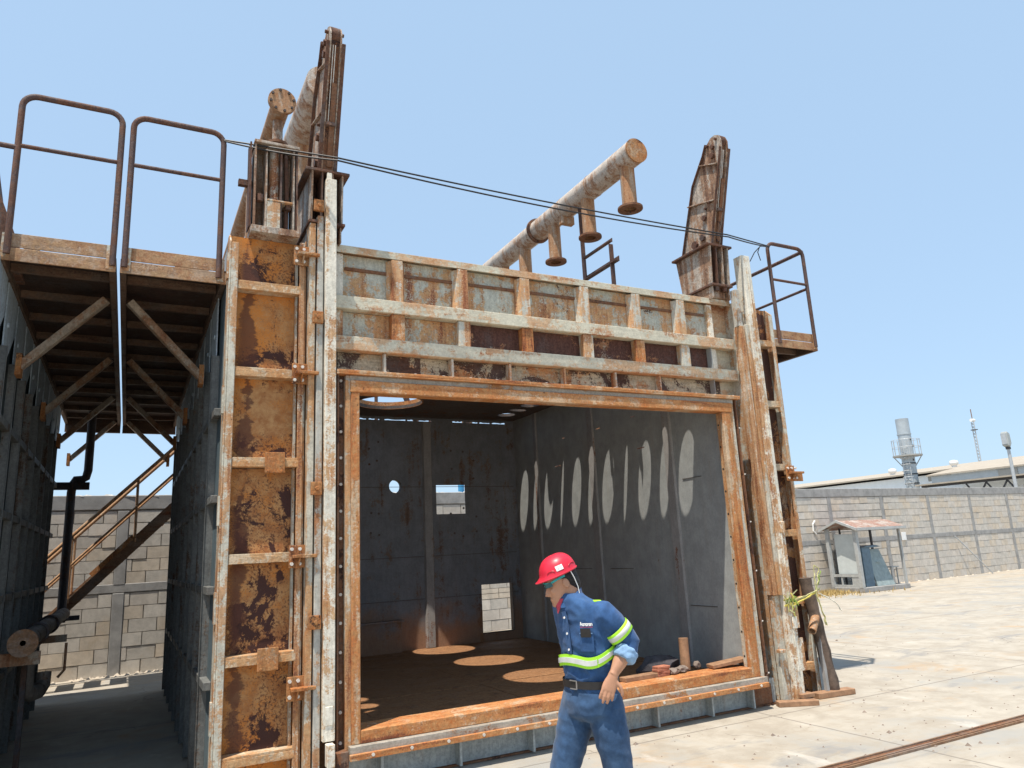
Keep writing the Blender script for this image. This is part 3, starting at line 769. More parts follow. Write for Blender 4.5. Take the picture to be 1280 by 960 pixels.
b = MB(); b.prism([(0,0),(.06,.02),(.035,.78),(-.01,.78)], lambda u, v, t: (.735+u*.3, 5.9+t, 4.36+v), 0, .14); b.build('side_guard', M['mast'], HB)

# ================================================================== pipes on the roof
def manifold(X, y0, y1, stubs, label, z=6.35, r=.155, name='pipe_manifold', zb=5.67):
    T = thing(name, label, 'pipe manifold', (X, (y0+y1)/2, 3.85), 'flanged pipe manifolds on the roof')
    b = MB(); pts = [(X, y0, z), (X, y0+.35, z), (X, y0+1.0, z), (X, y1, z)]
    b.tube(pts, r, 28); b.build('main_pipe', M['manifold'], T, smooth=40)
    b = MB(); b.tube([(X, y0-.02, z), (X, y0-.0005, z)], r+.004, 28); b.build('end_cap', M['bracket'], T, smooth=40)
    return T
P1 = manifold(5.27, 6.42, 13.0, None, 'pale rusty roof pipe with four flanged stubs hanging over the roof')
for y in (6.63, 7.53, 8.43):
    b = MB(); b.pipe((5.27, y, 6.26), (5.27, y, 5.67), .092, .08, 22); st = b.build('stub', M['stub'], P1, smooth=40)
    b = MB(); b.pipe((5.27, y, 5.69), (5.27, y, 5.665), .155, .075, 26); b.build('stub_flange', M['dark_rust'], st, smooth=40)
b = MB(); b.tube([(5.27, 9.33, 6.26), (5.27, 9.33, 4.0)], .10, 20); b.build('stub', M['stub'], P1, smooth=40)
b = MB(); b.pipe((5.27, 8.86, 6.35), (5.27, 8.90, 6.35), .195, .154, 30); b.build('ring_flange', M['dark_rust'], P1, smooth=40)
b = MB(); b.pipe((5.27, 7.36, 6.35), (5.27, 7.372, 6.35), .159, .15, 30); b.pipe((5.27, 8.05, 6.35), (5.27, 8.06, 6.35), .159, .15, 30); b.build('weld_band', M['stub'], P1)
for q in ((5.17,5.37,8.03,8.12,6.1,6.215),(5.2,5.34,10.0,10.2,5.9,6.24),(5.2,5.34,11.7,11.85,3.85,6.24)):
    b = MB(); b.box(*q); b.build('saddle', M['stub'], P1)
P2 = thing('pipe_manifold', 'short rusty roof pipe ending in a bolted round cover behind the mast', 'pipe manifold', (1.1, 8.5, 3.85), 'flanged pipe manifolds on the roof')
b = MB(); b.tube([(1.1, 6.64, 6.05), (1.1, 11.2, 6.05)], .092, 26); b.build('main_pipe', M['stub'], P2, smooth=40)
b = MB(); b.tube([(1.1, 6.585, 6.05), (1.1, 6.63, 6.05)], .132, 30); cv = b.build('end_cap', M['stub'], P2, smooth=40)
b = MB()
for k in range(8): b.bolt((1.1+.11*cos(k*pi/4+.2), 6.5845, 6.05+.11*sin(k*pi/4+.2)), (0,-1,0), .014, .014)
b.build('bolts', M['bolt_dark'], cv)
b = MB(); b.pipe((1.1, 6.83, 5.96), (1.1, 6.83, 5.70), .05, .04, 18); st = b.build('stub', M['mast_light'], P2, smooth=40)
b = MB(); b.pipe((1.1, 6.83, 5.71), (1.1, 6.83, 5.685), .105, .04, 22); b.build('stub_flange', M['dark_rust'], st, smooth=40)
for q in ((1.03,1.17,8.42,8.54,3.806,5.97),(1.03,1.17,10.5,10.65,3.806,5.97)):
    b = MB(); b.box(*q); b.build('saddle', M['stub'], P2)
P3 = thing('vent_pipe', 'wide pale roof pipe running behind the tall rusty mast', 'pipe', (1.62, 9.0, 3.85))
b = MB(); b.tube([(1.60, 7.0, 6.66), (1.60, 11.4, 6.66)], .19, 28); b.build('main_pipe', M['manifold'], P3, smooth=40)
for q in ((1.52,1.68,8.0,8.12,3.806,6.5),(1.52,1.68,10.6,10.72,3.806,6.5)):
    b = MB(); b.box(*q); b.build('saddle', M['stub'], P3)
# angle-iron frame on the roof
AF = thing('pipe_support_frame', 'rusty angle iron frame standing on the roof under the pipe', 'support frame', (5.3, 7.3, 3.81))
b = MB(); b.angle((5.27, 7.75, 3.81), (5.27, 7.75, 6.2), .065); b.build('post', M['handrail'], AF)
b = MB(); b.angle((5.27, 7.12, 3.81), (5.27, 7.12, 5.40), .065); b.build('post', M['handrail'], AF)
b = MB(); b.angle((5.27, 7.80, 5.17), (5.27, 6.98, 5.17), .07); b.build('cross_bar', M['handrail'], AF)
b = MB(); b.angle((5.27, 7.70, 5.46), (5.27, 7.08, 5.46), .05); b.build('cross_bar', M['handrail'], AF)

# ================================================================== walkway platforms
def u_rail(parent, p, q, h=1.22, zb=4.0, mid=.80, r=.023):
    """hoop handrail: post - rounded top - post, and a knee rail"""
    p = Vector(p); q = Vector(q); d = (q-p).normalized(); c = .10
    pts = [Vector((p.x,p.y,zb)), Vector((p.x,p.y,zb+h-c))]
    for k in range(1, 6):
        t = k/6*pi/2; pts.append(Vector((p.x,p.y,zb+h-c)) + d*c*(1-cos(t)) + Vector((0,0,c*sin(t))))
    pts.append(Vector((p.x,p.y,zb+h)) + d*c); pts.append(Vector((q.x,q.y,zb+h)) - d*c)
    for k in range(1, 6):
        t = k/6*pi/2; pts.append(Vector((q.x,q.y,zb+h)) - d*c*(1-sin(t)) - Vector((0,0,c*(1-cos(t)))))
    pts += [Vector((q.x,q.y,zb+h-c)), Vector((q.x,q.y,zb))]
    b = MB(); b.tube(pts, r, 12); o = b.build('handrail', M['handrail'], parent, smooth=50)
    b = MB(); b.tube([(p.x,p.y,zb+mid), (q.x,q.y,zb+mid)], r*.72, 10); b.build('knee_rail', M['handrail'], o, smooth=50)
    return o
def platform(T, xw, xg, y0, y1, wall_x, braces, step=.62, toe=True):
    """deck from wall side xw to gap side xg"""
    a, c = min(xw, xg), max(xw, xg)
    zd = 3.985
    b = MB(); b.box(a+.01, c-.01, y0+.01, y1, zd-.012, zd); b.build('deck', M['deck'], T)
    y = y0+.30; src = None
    while y < y1-.1:
        if src is None:
            b = MB(); b.box(a+.05, c-.05, y-.02, y+.02, zd-.075, zd-.0125); src = b.build('joist', M['deck_beam'], T, at=(xw, y, zd))
        else: inst(src, T, (xw, y, zd))
        y += step
    for x in (a, c):
        b = MB(); b.box(x-.0 if x == a else x-.045, x+.045 if x == a else x, y0, y1, zd-.10, zd+.02); b.build('edge_channel', M['deck_beam'], T, bevel=.003)
    b = MB(); b.box(a, c, y0-.012, y0-.0005, zd-.10, zd+.0); b.build('front_channel', M['toe'], T, bevel=.003)
    if toe:
        b = MB(); b.box(a+.03, c-.03, y0+.005, y0+.013, zd+.012, zd+.12); b.build('toe_board', M['toe'], T, bevel=.002)
        for q in (a+.02, c-.07):
            b = MB(); b.box(q, q+.05, y0-.016, y0-.0125, zd-.08, zd+.11); b.build('end_lug', M['flange'], T)
    if y1 > 10:
        b = MB(); b.box(a, c, y1+.001, y1+.06, 3.77, zd); b.build('end_beam', M['deck_beam'], T)
    for yt, yb in braces:
        s = 1 if xg > xw else -1
        b = MB(); b.beam((xg - s*.07, yt, zd-.11), (wall_x, yb, 3.30), .06, .09, up=(0,1,0)); b.build('brace', M['brace'], T, bevel=.004)
        b = MB(); b.box(wall_x-.02, wall_x+.02, yb-.07, yb+.07, 3.22, 3.40); b.build('brace_plate', M['bracket'], T)
brs = [(6.70,6.90),(8.72,8.92),(10.75,10.95),(12.6,12.8)]
PA = thing('walkway_platform', 'rusty railed walkway half fixed to the big chamber, beside the left tower', 'walkway', (.2, 6.05, 3.9), 'railed walkway platforms')
platform(PA, .598, -.172, 6.05, 13.0, .50, brs)
u_rail(PA, (-.145, 6.03, 0), (.535, 6.03, 0), zb=3.93, h=1.30, mid=.87)
b = MB(); b.prism([(0,0),(.34,0),(.30,.10),(.17,.15),(.04,.10)], lambda u, v, t: (.18+u, 6.3+t, 3.99+v), 0, .02); b.build('bent_plate', M['toe'], PA)
PB = thing('walkway_platform', 'rusty railed walkway half fixed to the dark chamber at the left edge', 'walkway', (-.6, 6.05, 3.9), 'railed walkway platforms')
platform(PB, -.958, -.200, 6.05, 13.0, -.86, brs)
u_rail(PB, (-.90, 6.03, 0), (-.225, 6.03, 0), zb=3.93, h=1.30, mid=.87)
b = MB(); b.tube([(-.90, 6.03, 4.78), (-1.9, 6.03, 4.80)], .02, 10); b.build('knee_rail', M['handrail'], PB, smooth=50)
PC = thing('balcony_platform', 'small rusty railed balcony on the right flank of the big chamber', 'walkway', (7.1, 6.05, 3.9), 'railed walkway platforms')
platform(PC, 6.64, 7.53, 6.05, 6.85, 6.7, [])
o = u_rail(PC, (6.87, 6.03, 0), (7.49, 6.03, 0), zb=3.93, h=1.30, mid=.82)
b = MB(); b.tube([(7.49, 6.03, 5.20), (7.49, 7.5, 5.20)], .024, 10); b.tube([(7.49, 6.03, 4.70), (7.49, 7.5, 4.70)], .018, 10); b.tube([(7.49, 7.5, 5.22), (7.49, 7.5, 3.93)], .026, 10)
b.build('side_rail', M['handrail'], PC, smooth=50)

# railing seen through the roof hole
RR = thing('roof_railing', 'rusty railing at the rear edge of the roof seen through the round hole', 'railing', (3.6, 11.3, 3.9))
for i, x in enumerate((2.9, 3.05, 3.55, 4.5, 5.2)):
    b = MB(); b.tube([(x, 11.6, 3.8), (x, 11.6, 5.0)], .03, 8); b.build('post', M['handrail'], RR)
b = MB(); b.beam((3.75, 11.6, 5.0), (4.25, 11.6, 3.85), .03, .09); b.build('brace', M['handrail'], RR)
for z in (4.4, 4.95):
    b = MB(); b.tube([(1.5, 11.6, z), (6.3, 11.6, z)], .028, 8); b.build('rail', M['handrail'], RR)
b = MB(); b.box(1.0, 6.6, 11.55, 11.65, 3.72, 3.80); b.build('base_rail', M['handrail'], RR)

# ================================================================== the dark chamber at the left edge
C2 = thing('steel_chamber', 'dark ribbed flank of a second steel chamber across the walkway', 'steel chamber', (-3.0, 6.0, 0))
ribbed_wall(C2, -.962, 1, 5.6, 11.9, 3.92, 'blue_wall_dark', 'lit_blue')
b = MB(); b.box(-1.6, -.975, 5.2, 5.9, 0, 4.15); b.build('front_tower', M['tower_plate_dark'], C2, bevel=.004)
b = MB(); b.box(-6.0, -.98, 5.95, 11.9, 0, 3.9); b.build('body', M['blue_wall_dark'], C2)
M2 = thing('lifting_mast', 'tapered rusty mast foot above the walkway at the left edge of the yard', 'mast', (-1.2, 6.4, 3.9), 'lifting masts on the front towers')
b = MB(); b.prism([(-1.6,3.95),(-.86,3.95),(-.86,4.1),(-1.06,4.62),(-1.12,4.95),(-1.6,5.3)], XZ, 6.45, 6.75); b.build('side_plate', M['mast'], M2, bevel=.004)
b = MB(); b.box(-.855, -.76, 6.45, 6.6, 4.05, 4.20); b.build('foot', M['mast_light'], M2, bevel=.004)

# ================================================================== stairs and pipes in the passage
ST = thing('steel_staircase', 'rusty steel staircase climbing to the walkway behind the passage', 'staircase', (0, 13, 0))
def on(x, dz=0): return 1.17 + (x + .75) * 1.02 + dz     # height of the stringer line
for y in (12.75, 13.45):
    b = MB(); b.beam((-1.55, y, on(-1.55)), (1.9, y, on(1.9)), .012, .16); b.beam((-1.55, y-.03, on(-1.55)+.075), (1.9, y-.03, on(1.9)+.075), .06, .012)
    b.build('stringer', M['stair'], ST)
src = None
for k in range(12):
    x = -1.5 + .27*k
    if src is None:
        b = MB(); b.box(x-.11, x+.11, 12.76, 13.44, on(x)-.015, on(x)+.015); src = b.build('tread', M['stair'], ST, at=(x, 13, on(x)))
    else: inst(src, ST, (x, 13, on(x)))
for y in (12.72, 13.48):
    b = MB(); b.tube([(-1.6, y, on(-1.6, .98)), (1.9, y, on(1.9, .98))], .027, 10); b.build('handrail', M['stair_rail'], ST, smooth=50)
    b = MB(); b.tube([(-1.6, y, on(-1.6, .55)), (1.9, y, on(1.9, .55))], .018, 10); b.build('knee_rail', M['stair_rail'], ST, smooth=50)
    for x in (-.72, .10, .95, 1.7):
        b = MB(); b.tube([(x, y, on(x, .02)), (x, y, on(x, .97))], .018, 8); b.build('baluster', M['stair_rail'], ST)
b = MB(); b.beam((-.45, 12.70, on(-.45, .12)), (.08, 12.70, on(.08, .12)), .02, .07); b.build('patch_plate', M['bracket'], ST)
for x in (-1.5, 1.85):
    b = MB(); b.tube([(x, 13.1, 0), (x, 13.1, max(.1, on(x)))], .05, 8); b.build('leg', M['stair'], ST)
VP_ = thing('drain_pipe', 'dark vertical pipe with an elbow beside the left passage wall', 'pipe', (-.7, 11.95, 0))
b = MB(); b.tube([(-.735, 11.95, 1.0), (-.735, 11.95, 2.74), (-.725, 11.95, 2.85), (-.69, 11.95, 2.92), (-.62, 11.95, 2.92), (-.57, 11.95, 2.95), (-.55, 11.95, 3.05), (-.55, 11.95, 3.9)], .056, 14); b.build('riser', M['pipe_dark'], VP_, smooth=50)
b = MB(); b.box(-.96, -.52, 11.90, 12.0, 2.78, 2.88); b.build('pipe_bracket', M['pipe_dark'], VP_)
b = MB(); b.box(-.96, -.52, 11.93, 12.02, 1.02, 1.08); b.build('pipe_bracket', M['pipe_dark'], VP_)
b = MB(); b.tube([(-.735, 11.95, 1.03), (-.735, 11.95, 1.06)], .11, 16); b.build('flange', M['pipe_dark'], VP_)
FP = thing('flanged_pipe', 'horizontal flanged pipe end with elbow below, low in the passage', 'pipe', (-.72, 7.5, 0))
b = MB(); b.pipe((-.70, 7.35, 1.12), (-.70, 11.8, 1.12), .078, .06, 22); b.build('run', M['pipe_grey'], FP, smooth=50)
b = MB(); b.pipe((-.70, 7.32, 1.12), (-.70, 7.3495, 1.12), .108, .022, 26); b.build('flange', M['stair'], FP, smooth=50)
b = MB(); b.tube([(-.70, 7.75, 1.10), (-.70, 7.75, .80), (-.695, 7.78, .70), (-.66, 7.86, .66), (-.62, 7.98, .66), (-.6, 8.1, .70), (-.6, 8.12, .8)], .065, 14); b.build('elbow', M['pipe_grey'], FP, smooth=50)
b = MB(); b.pipe((-.70, 8.4, 1.12), (-.70, 8.5, 1.12), .10, .079, 22); b.build('coupling', M['pipe_dark'], FP, smooth=50)
b = MB(); b.pipe((-.70, 9.6, 1.12), (-.70, 9.68, 1.12), .10, .079, 22); b.build('coupling', M['pipe_dark'], FP, smooth=50)
b = MB(); b.box(-.97, -.58, 7.42, 7.46, .94, 1.04); b.build('pipe_bracket', M['brace'], FP)
b = MB(); b.box(-.97, -.50, 9.2, 9.26, .96, 1.03); b.build('pipe_bracket', M['brace'], FP)
b = MB(); b.tube([(-.45, 8.3, 1.02), (-.45, 8.3, .78), (-.5, 8.3, .72)], .012, 8); b.build('bleed_tube', M['stair'], FP)
b = MB(); b.box(-.72, -.68, 7.6, 7.64, 0, 1.02); b.build('prop', M['pipe_dark'], FP)
BP = thing('service_pipe', 'bright blue upright pipe rising behind the block wall, seen through the square opening', 'pipe', (6.77, 15.6, 0))
b = MB(); b.tube([(6.77, 15.6, 0), (6.77, 15.6, 4.2)], .07, 12); b.build('riser', M['blue_pipe'], BP, smooth=50)
b = MB(); b.tube([(6.77, 15.6, .0), (6.77, 15.6, .03)], .14, 12); b.build('flange', M['blue_pipe'], BP)

# ================================================================== perimeter wall of concrete blocks
PW = thing('perimeter_wall', 'long pale concrete block wall with grey concrete posts and beams', 'wall', (0, 14.1, 0))
SL = .079
def wy(x): return 14.1 + SL * x
def wz(x): return 1 + .0022 * max(x, 0)
def slab(b, x0, x1, z0, z1, d0, d1):
    """a piece of the wall from x0 to x1, its front d0 before the wall line"""
    vs = []
    for z in (0, 1):
        for x, d in ((x0,d0),(x1,d0),(x1,d1),(x0,d1)):
            vs.append((x, wy(x) - d, (z1 if z else z0) * wz(x)))
    b.add(vs, [(0,3,2,1),(4,5,6,7),(0,1,5,4),(1,2,6,5),(2,3,7,6),(3,0,4,7)])
WX0, WX1 = -3.7, 36.0
b = MB(); slab(b, WX0, WX1, 0, 2.62, -.006, -.14); b.build('mortar_core', M['mortar'], PW)
b = MB(); slab(b, WX0, WX1, 2.62, 2.86, .022, -.155); b.build('coping', M['concrete_frame'], PW, bevel=.01)
b = MB(); slab(b, WX0, WX1, 1.28, 1.415, .016, -.15); b.build('ring_beam', M['concrete_frame'], PW, bevel=.006)
cols = [-.08 + 2.715*k for k in range(-1, 14)]
for x in cols:
    b = MB(); slab(b, x-.085, x+.085, 0, 1.2795, .02, -.15); slab(b, x-.085, x+.085, 1.4155, 2.6195, .02, -.15)
    b.build('concrete_post', M['concrete_frame'], PW, bevel=.006)
# rough mortar on top of the coping
b = MB(); x = -3.6
while x < 7.5:
    w = RND.uniform(.06,.22); h = RND.uniform(.008,.045)
    y = wy(x) + RND.uniform(.0,.06)
    b.add([(x,y-.03,2.86*wz(x)),(x+w,y-.03,2.86*wz(x)),(x+w,y+.09,2.86*wz(x)),(x,y+.09,2.86*wz(x)),(x+w*.3,y+.01,2.86*wz(x)+h),(x+w*.7,y+.03,2.86*wz(x)+h*.8)],
          [(0,1,5,4),(1,2,5),(2,3,4,5),(3,0,4),(0,3,2,1)])
    x += w*.8
o = b.build('coping_mortar', M['coping_mortar'], PW); o['kind'] = 'stuff'
BL, BH = .425, .2
blocks = []
for i in range(len(cols)-1):
    a, c = cols[i]+.088, cols[i+1]-.088
    for zb, n, hh in ((.0, 6, 1.28/6), (1.415, 6, 1.205/6)):
        for r in range(n):
            z0 = zb + r*hh
            x = a - (BL*.5 if r % 2 else 0) - (i*.13 % .2)
            while x < c - .03:
                x0, x1 = max(x, a), min(x+BL, c)
                if x1 - x0 > .05: blocks.append((x0, x1, z0, hh))
                x += BL
def seen(bk):
    x = (bk[0]+bk[1])/2
    if -1.35 < x < .95: return 0
    if 5.4 < x < 8.3: return 1
    if x > 17.2: return x
    return 1000 + x
blocks.sort(key=seen)
cache = {}
def block_at(b, bk, jit):
    x0, x1, z0, hh = bk
    slab(b, x0+.004, x1-.004, z0+.004, z0+hh-.005, jit, -.02)
bm_ = ['blockA','blockB','blockC']
for bk in blocks[:300]:
    x0, x1, z0, hh = bk
    key = (round(x1-x0, 2), round(hh, 3), RND.randrange(3))
    cx = (x0+x1)/2; at = (cx + RND.uniform(-.003,.003), wy(cx) - RND.uniform(0,.009), (z0+hh/2)*wz(cx) + RND.uniform(-.002,.002))
    if key not in cache:
        b = MB(); w = key[0]/2 - .005; h = hh/2 - .005
        vs = []
        for z in (-h, h):
            for x, y in ((-w,.004),(w,.004),(w,.03),(-w,.03)): vs.append((at[0]+x, at[1]-.004+y+SL*x-.004, at[2]+z))
        b.add(vs, [(0,3,2,1),(4,5,6,7),(0,1,5,4),(1,2,6,5),(2,3,7,6),(3,0,4,7)])
        cache[key] = b.build('block', M[bm_[key[2]]], PW, at=at)
    else: inst(cache[key], PW, at)
b = MB()
for bk in blocks[300:]:
    b.mi = RND.randrange(3); block_at(b, bk, RND.uniform(.0,.009))
o = b.build('block_courses', [M[k] for k in bm_], PW); o['kind'] = 'stuff'
b = MB(); x = 22.55; slab(b, x-.12, x+.12, 1.26, 1.50, .045, .017); b.build('white_plate', M['white'], PW, bevel=.004)
b = MB(); x = 18.1; b.tube([(x, wy(x)-.03, 2.05), (x-.1, wy(x)-.03, 1.95), (x-.12, wy(x)-.03, 1.75), (x, wy(x)-.03, 1.65)], .02, 6); b.build('hose_loop', M['white'], PW)
# fallen mortar along the wall foot
b = MB()
for k in range(130):
    x = RND.uniform(-1.5, 1.1) if k < 90 else RND.uniform(18, 30); r = RND.uniform(.012,.05); y = wy(x) - RND.uniform(.03,.22)
    b.add([(x-r,y-r,.0),(x+r,y-r*.8,.0),(x+r*.7,y+r,.0),(x-r,y+r*.8,.0),(x,y,r*.9)], [(0,1,4),(1,2,4),(2,3,4),(3,0,4),(3,2,1,0)])
o = b.build('rubble', M['blockC']); o['kind'] = 'stuff'; o['label'] = 'crumbled mortar along the foot of the block wall'
b = MB()
for k in range(1500):
    x = 2.0 + abs(RND.gauss(0, 4.5)); y = RND.uniform(2.2, 13.0)
    if .5 < x < 6.7 and 5.6 < y < 12: continue
    r = RND.uniform(.004, .014) * (2.2 if RND.random() < .04 else 1); a = RND.uniform(0, 6.28)
    b.add([(x+r*cos(a+q*2.09)*RND.uniform(.7,1.2), y+r*sin(a+q*2.09), .001) for q in range(3)] + [(x, y, r*.8)], [(0,1,3),(1,2,3),(2,0,3),(2,1,0)])
o = b.build('grit', M['rubble']); o['kind'] = 'stuff'; o['label'] = 'loose grit scattered over the concrete yard'
# thin rod leaning on the wall
o = MB(); x = 26.3; o.tube([(25.6, wy(25.6)-.05, 1.35), (26.9, wy(26.9)-.45, .02)], .018, 6)
tag(o.build('thin_rod', M['galv'], None, at=(26.9, wy(26.9)-.45, 0)), 'thin grey rod leaning on the far block wall', 'rod')

# ================================================================== little roofed shelter by the wall
HT = thing('shelter', 'small open grey shelter with a rusty pitched roof beside the block wall', 'shelter', (19.25, 14.9, 0))
X0, X1, Y0, Y1 = 18.3, 20.2, 14.35, 15.3
b = MB(); b.box(X0-.05, X1+.08, Y0-.06, Y1+.05, .0, .13); b.build('plinth', M['concrete_frame'], HT, bevel=.01)
for x, y, w in ((X0,Y0,.055),(X0,Y1,.05),(X1,Y0,.035),(X1,Y1,.03),(X0+.55,Y1,.022)):
    b = MB(); b.box(x-w, x+w, y-w, y+w, .1305, 1.78); b.build('post', M['hut_frame'] if w > .03 else M['truss'], HT, bevel=.005)
for z0, z1 in ((.1305,.20),(.42,.49)):
    b = MB(); b.box(X0-.03, X0+.03, Y0+.056, Y1-.056, z0, z1); b.build('cross_bar', M['hut_frame'], HT)
b = MB(); b.box(X0-.02, X0+.02, Y0+.62, Y0+.66, .2005, .4195); b.build('lower_bar', M['hut_frame'], HT)
b = MB(); b.box(X0-.02, X0+.02, Y0+.06, Y0+.30, .2005, .4195); b.build('lower_panel', M['hut_frame'], HT)
ym = (Y0+Y1)/2
b = MB(); b.prism([(Y0-.16,1.73),(ym,1.97),(ym,2.0),(Y0-.16,1.76)], YZ, X0-.12, X1+.14); b.build('roof', M['hut_roof'], HT)
b = MB(); b.prism([(Y1+.16,1.73),(ym+.001,1.97),(ym+.001,2.0),(Y1+.16,1.76)], YZ, X0-.12, X1+.14); b.build('roof', M['hut_roof'], HT)
b = MB(); b.prism([(Y0-.17,1.70),(ym,1.95),(Y1+.17,1.70),(Y1+.17,1.77),(ym,2.02),(Y0-.17,1.77)], YZ, X0-.16, X0-.1205); b.build('gable_board', M['hut_frame'], HT)
b = MB(); b.box(X0-.1, X1+.12, Y0-.19, Y0-.165, 1.70, 1.775); b.build('eave_board', M['hut_frame'], HT)
o = MB(); o.prism([(14.42,.49),(15.16,.49),(15.16,1.62),(14.42,1.60)], YZ, 18.40, 18.44)
tag(o.build('white_sheet', M['sheet_white'], None, bevel=.006, at=(18.42, 14.8, .49)), 'tall white sheet standing inside the small shelter', 'sheet')
o = MB(); o.prism([(18.62,.131),(18.98,.131),(18.98,1.20),(18.62,1.22)], XZ, 14.46, 14.95)
o.prism([(18.60,1.2205),(19.0,1.2005),(19.42,1.22),(19.2,1.27),(18.8,1.25)], XZ, 14.42, 15.0)
tag(o.build('metal_cabinet', M['sheet_blue'], None, bevel=.008, at=(18.8, 14.7, .131)), 'dark blue metal cabinet standing in the shelter', 'cabinet')
o = MB()
vs = [(19.02,14.40,.131),(19.78,14.40,.131),(19.62,14.66,1.14),(18.98,14.66,1.17)]
o.add(vs + [(x, y+.05, z) for x, y, z in vs], [(0,1,2,3),(7,6,5,4),(0,4,5,1),(1,5,6,2),(2,6,7,3),(3,7,4,0)])
o.box(19.25, 19.42, 14.50, 14.53, .78, .80)
tag(o.build('cabinet_door', M['sheet_green'], None, bevel=.004, at=(19.4, 14.5, .131)), 'greenish metal door leaning on the blue cabinet in the shelter', 'door panel')
BC = thing('small_bench', 'little grey metal stand under the right end of the shelter roof', 'stand', (19.98, 14.6, .131))
b = MB(); b.box(19.80, 20.12, 14.45, 14.7, .60, .63); b.build('top', M['hut_frame'], BC)
for x in (19.84, 20.08):
    b = MB(); b.box(x-.012, x+.012, 14.5, 14.53, .131, .5995); b.build('leg', M['hut_frame'], BC)
# dry grass near its foot
b = MB()
for k in range(2600):
    x = RND.uniform(16.4, 19.6); y = wy(x) - .12 - abs(RND.gauss(0, .55))
    if y < 13.1: continue
    if x > 18.2 and y > 14.25: continue
    h = RND.uniform(.03,.14); a = RND.uniform(0, pi); w = .012; dx, dy = RND.uniform(-.07,.07), RND.uniform(-.07,.07)
    b.add([(x-w*cos(a), y-w*sin(a), 0), (x+w*cos(a), y+w*sin(a), 0), (x+dx, y+dy, h)], [(0,1,2)])
o = b.build('grass', M['grass_dry']); o['kind'] = 'stuff'; o['label'] = 'dry yellow grass at the foot of the wall'

# ================================================================== industrial sheds, chimney, mast and lamp beyond the wall
def shed(name, label, x0, x1, y0, y1, eave, ridge, wallm, panels):
    T = thing(name, label, 'industrial shed', ((x0+x1)/2, (y0+y1)/2, 0), 'sheds beyond the wall')
    b = MB(); b.box(x0, x1, y0, y1, 0, eave-.15); b.build('wall', wallm, T)
    xm = x0 + 15
    b = MB()
    b.prism([(x0-.5, eave-.05),(xm, ridge),(xm, ridge+.1),(x0-.5, eave+.05)], XZ, y0-.3, y1+.3)
    b.prism([(x1+.5, eave-.05),(x1+.5, eave+.05),(xm+.01, ridge+.1),(xm+.01, ridge)], XZ, y0-.3, y1+.3)
    b.build('roof', M['shed_roof'], T)
    for a, c, z0, z1 in panels:
        b = MB(); b.box(x0-.03, x0-.005, a, c, z0, z1); b.build('wall_panel', M['shed_panel'], T)
    return T
SH1 = shed('warehouse', 'long white warehouse with a low tan roof behind the chimney', 45, 75, 22, 60, 5.1, 6.55, M['shed_wall'], [(27.8,29.3,4.55,4.95),(38.0,39.5,3.4,4.9)])
for x, y, z in ((48, 33.8, 5.42), (48.6, 29.7, 5.5)):
    b = MB(); b.tube([(x,y,z-.2),(x,y,z+.16),(x,y,z+.2),(x,y,z+.32),(x,y,z+.46),(x,y,z+.5)], .4, 14, rs=[.16,.16,.25,.29,.24,.06]); b.build('roof_ventilator', M['white'], SH1, smooth=50)
SH2 = thing('warehouse', 'nearer grey shed with dark roof trusses right of the chimney', 'industrial shed', (43.2, 20, 0), 'sheds beyond the wall')
b = MB(); b.prism([(41.6,4.62),(44.9,5.14),(44.9,5.22),(41.6,4.70)], XZ, 10, 27.2); b.build('roof', M['shed_roof'], SH2)
b = MB(); b.box(41.75, 41.9, 10, 27, 4.20, 4.60); b.build('fascia', M['shed_fascia'], SH2)
b = MB(); b.box(41.72, 41.749, 22.2, 23.2, 4.2, 4.55); b.build('wall_panel', M['shed_panel'], SH2)
b = MB(); b.box(41.0, 41.7, 10, 27.6, 4.10, 4.18); b.build('canopy_edge', M['shed_roof'], SH2)
b = MB(); b.box(41.3, 41.42, 10, 27.4, 3.97, 4.09); b.build('truss_chord', M['truss'], SH2)
b = MB()
y = 10.5; k = 0
while y < 24.0:
    b.beam((41.36, y, 3.96), (41.36, y+.55, 3.15), .07, .07); b.beam((41.36, y+.55, 3.15), (41.36, y+1.1, 3.96), .07, .07); y += 1.1
b.build('truss_web', M['truss'], SH2)
b = MB(); b.box(41.3, 41.42, 10, 27, 3.04, 3.14); b.build('truss_chord', M['truss'], SH2)
b = MB(); b.box(44.6, 44.9, 10, 27, 0, 5.1); b.build('wall', M['shed_wall'], SH2)
SH3 = thing('ribbed_building', 'white ribbed wall rising over the shed roof at the right edge', 'industrial shed', (40, 18, 0), 'sheds beyond the wall')
b = MB(); b.box(40.6, 46, 10, 20.6, 4.75, 5.25); b.box(40.61, 45.9, 10, 20.2, 0, 3.9); b.build('wall', M['sheet_white'], SH3)
b = MB(); b.box(40.4, 46.2, 9.8, 20.9, 5.2505, 5.33); b.build('roof', M['shed_roof'], SH3)
for k in range(22):
    b = MB(); y = 10.2 + .48*k; b.box(40.56, 40.5995, y-.06, y+.06, 4.75, 5.25)
    b.build('rib', M['white'], SH3)
b = MB(); b.box(40.5, 46, 10, 20.6, 3.9005, 4.7495); b.build('dark_band', M['shed_panel'], SH3)

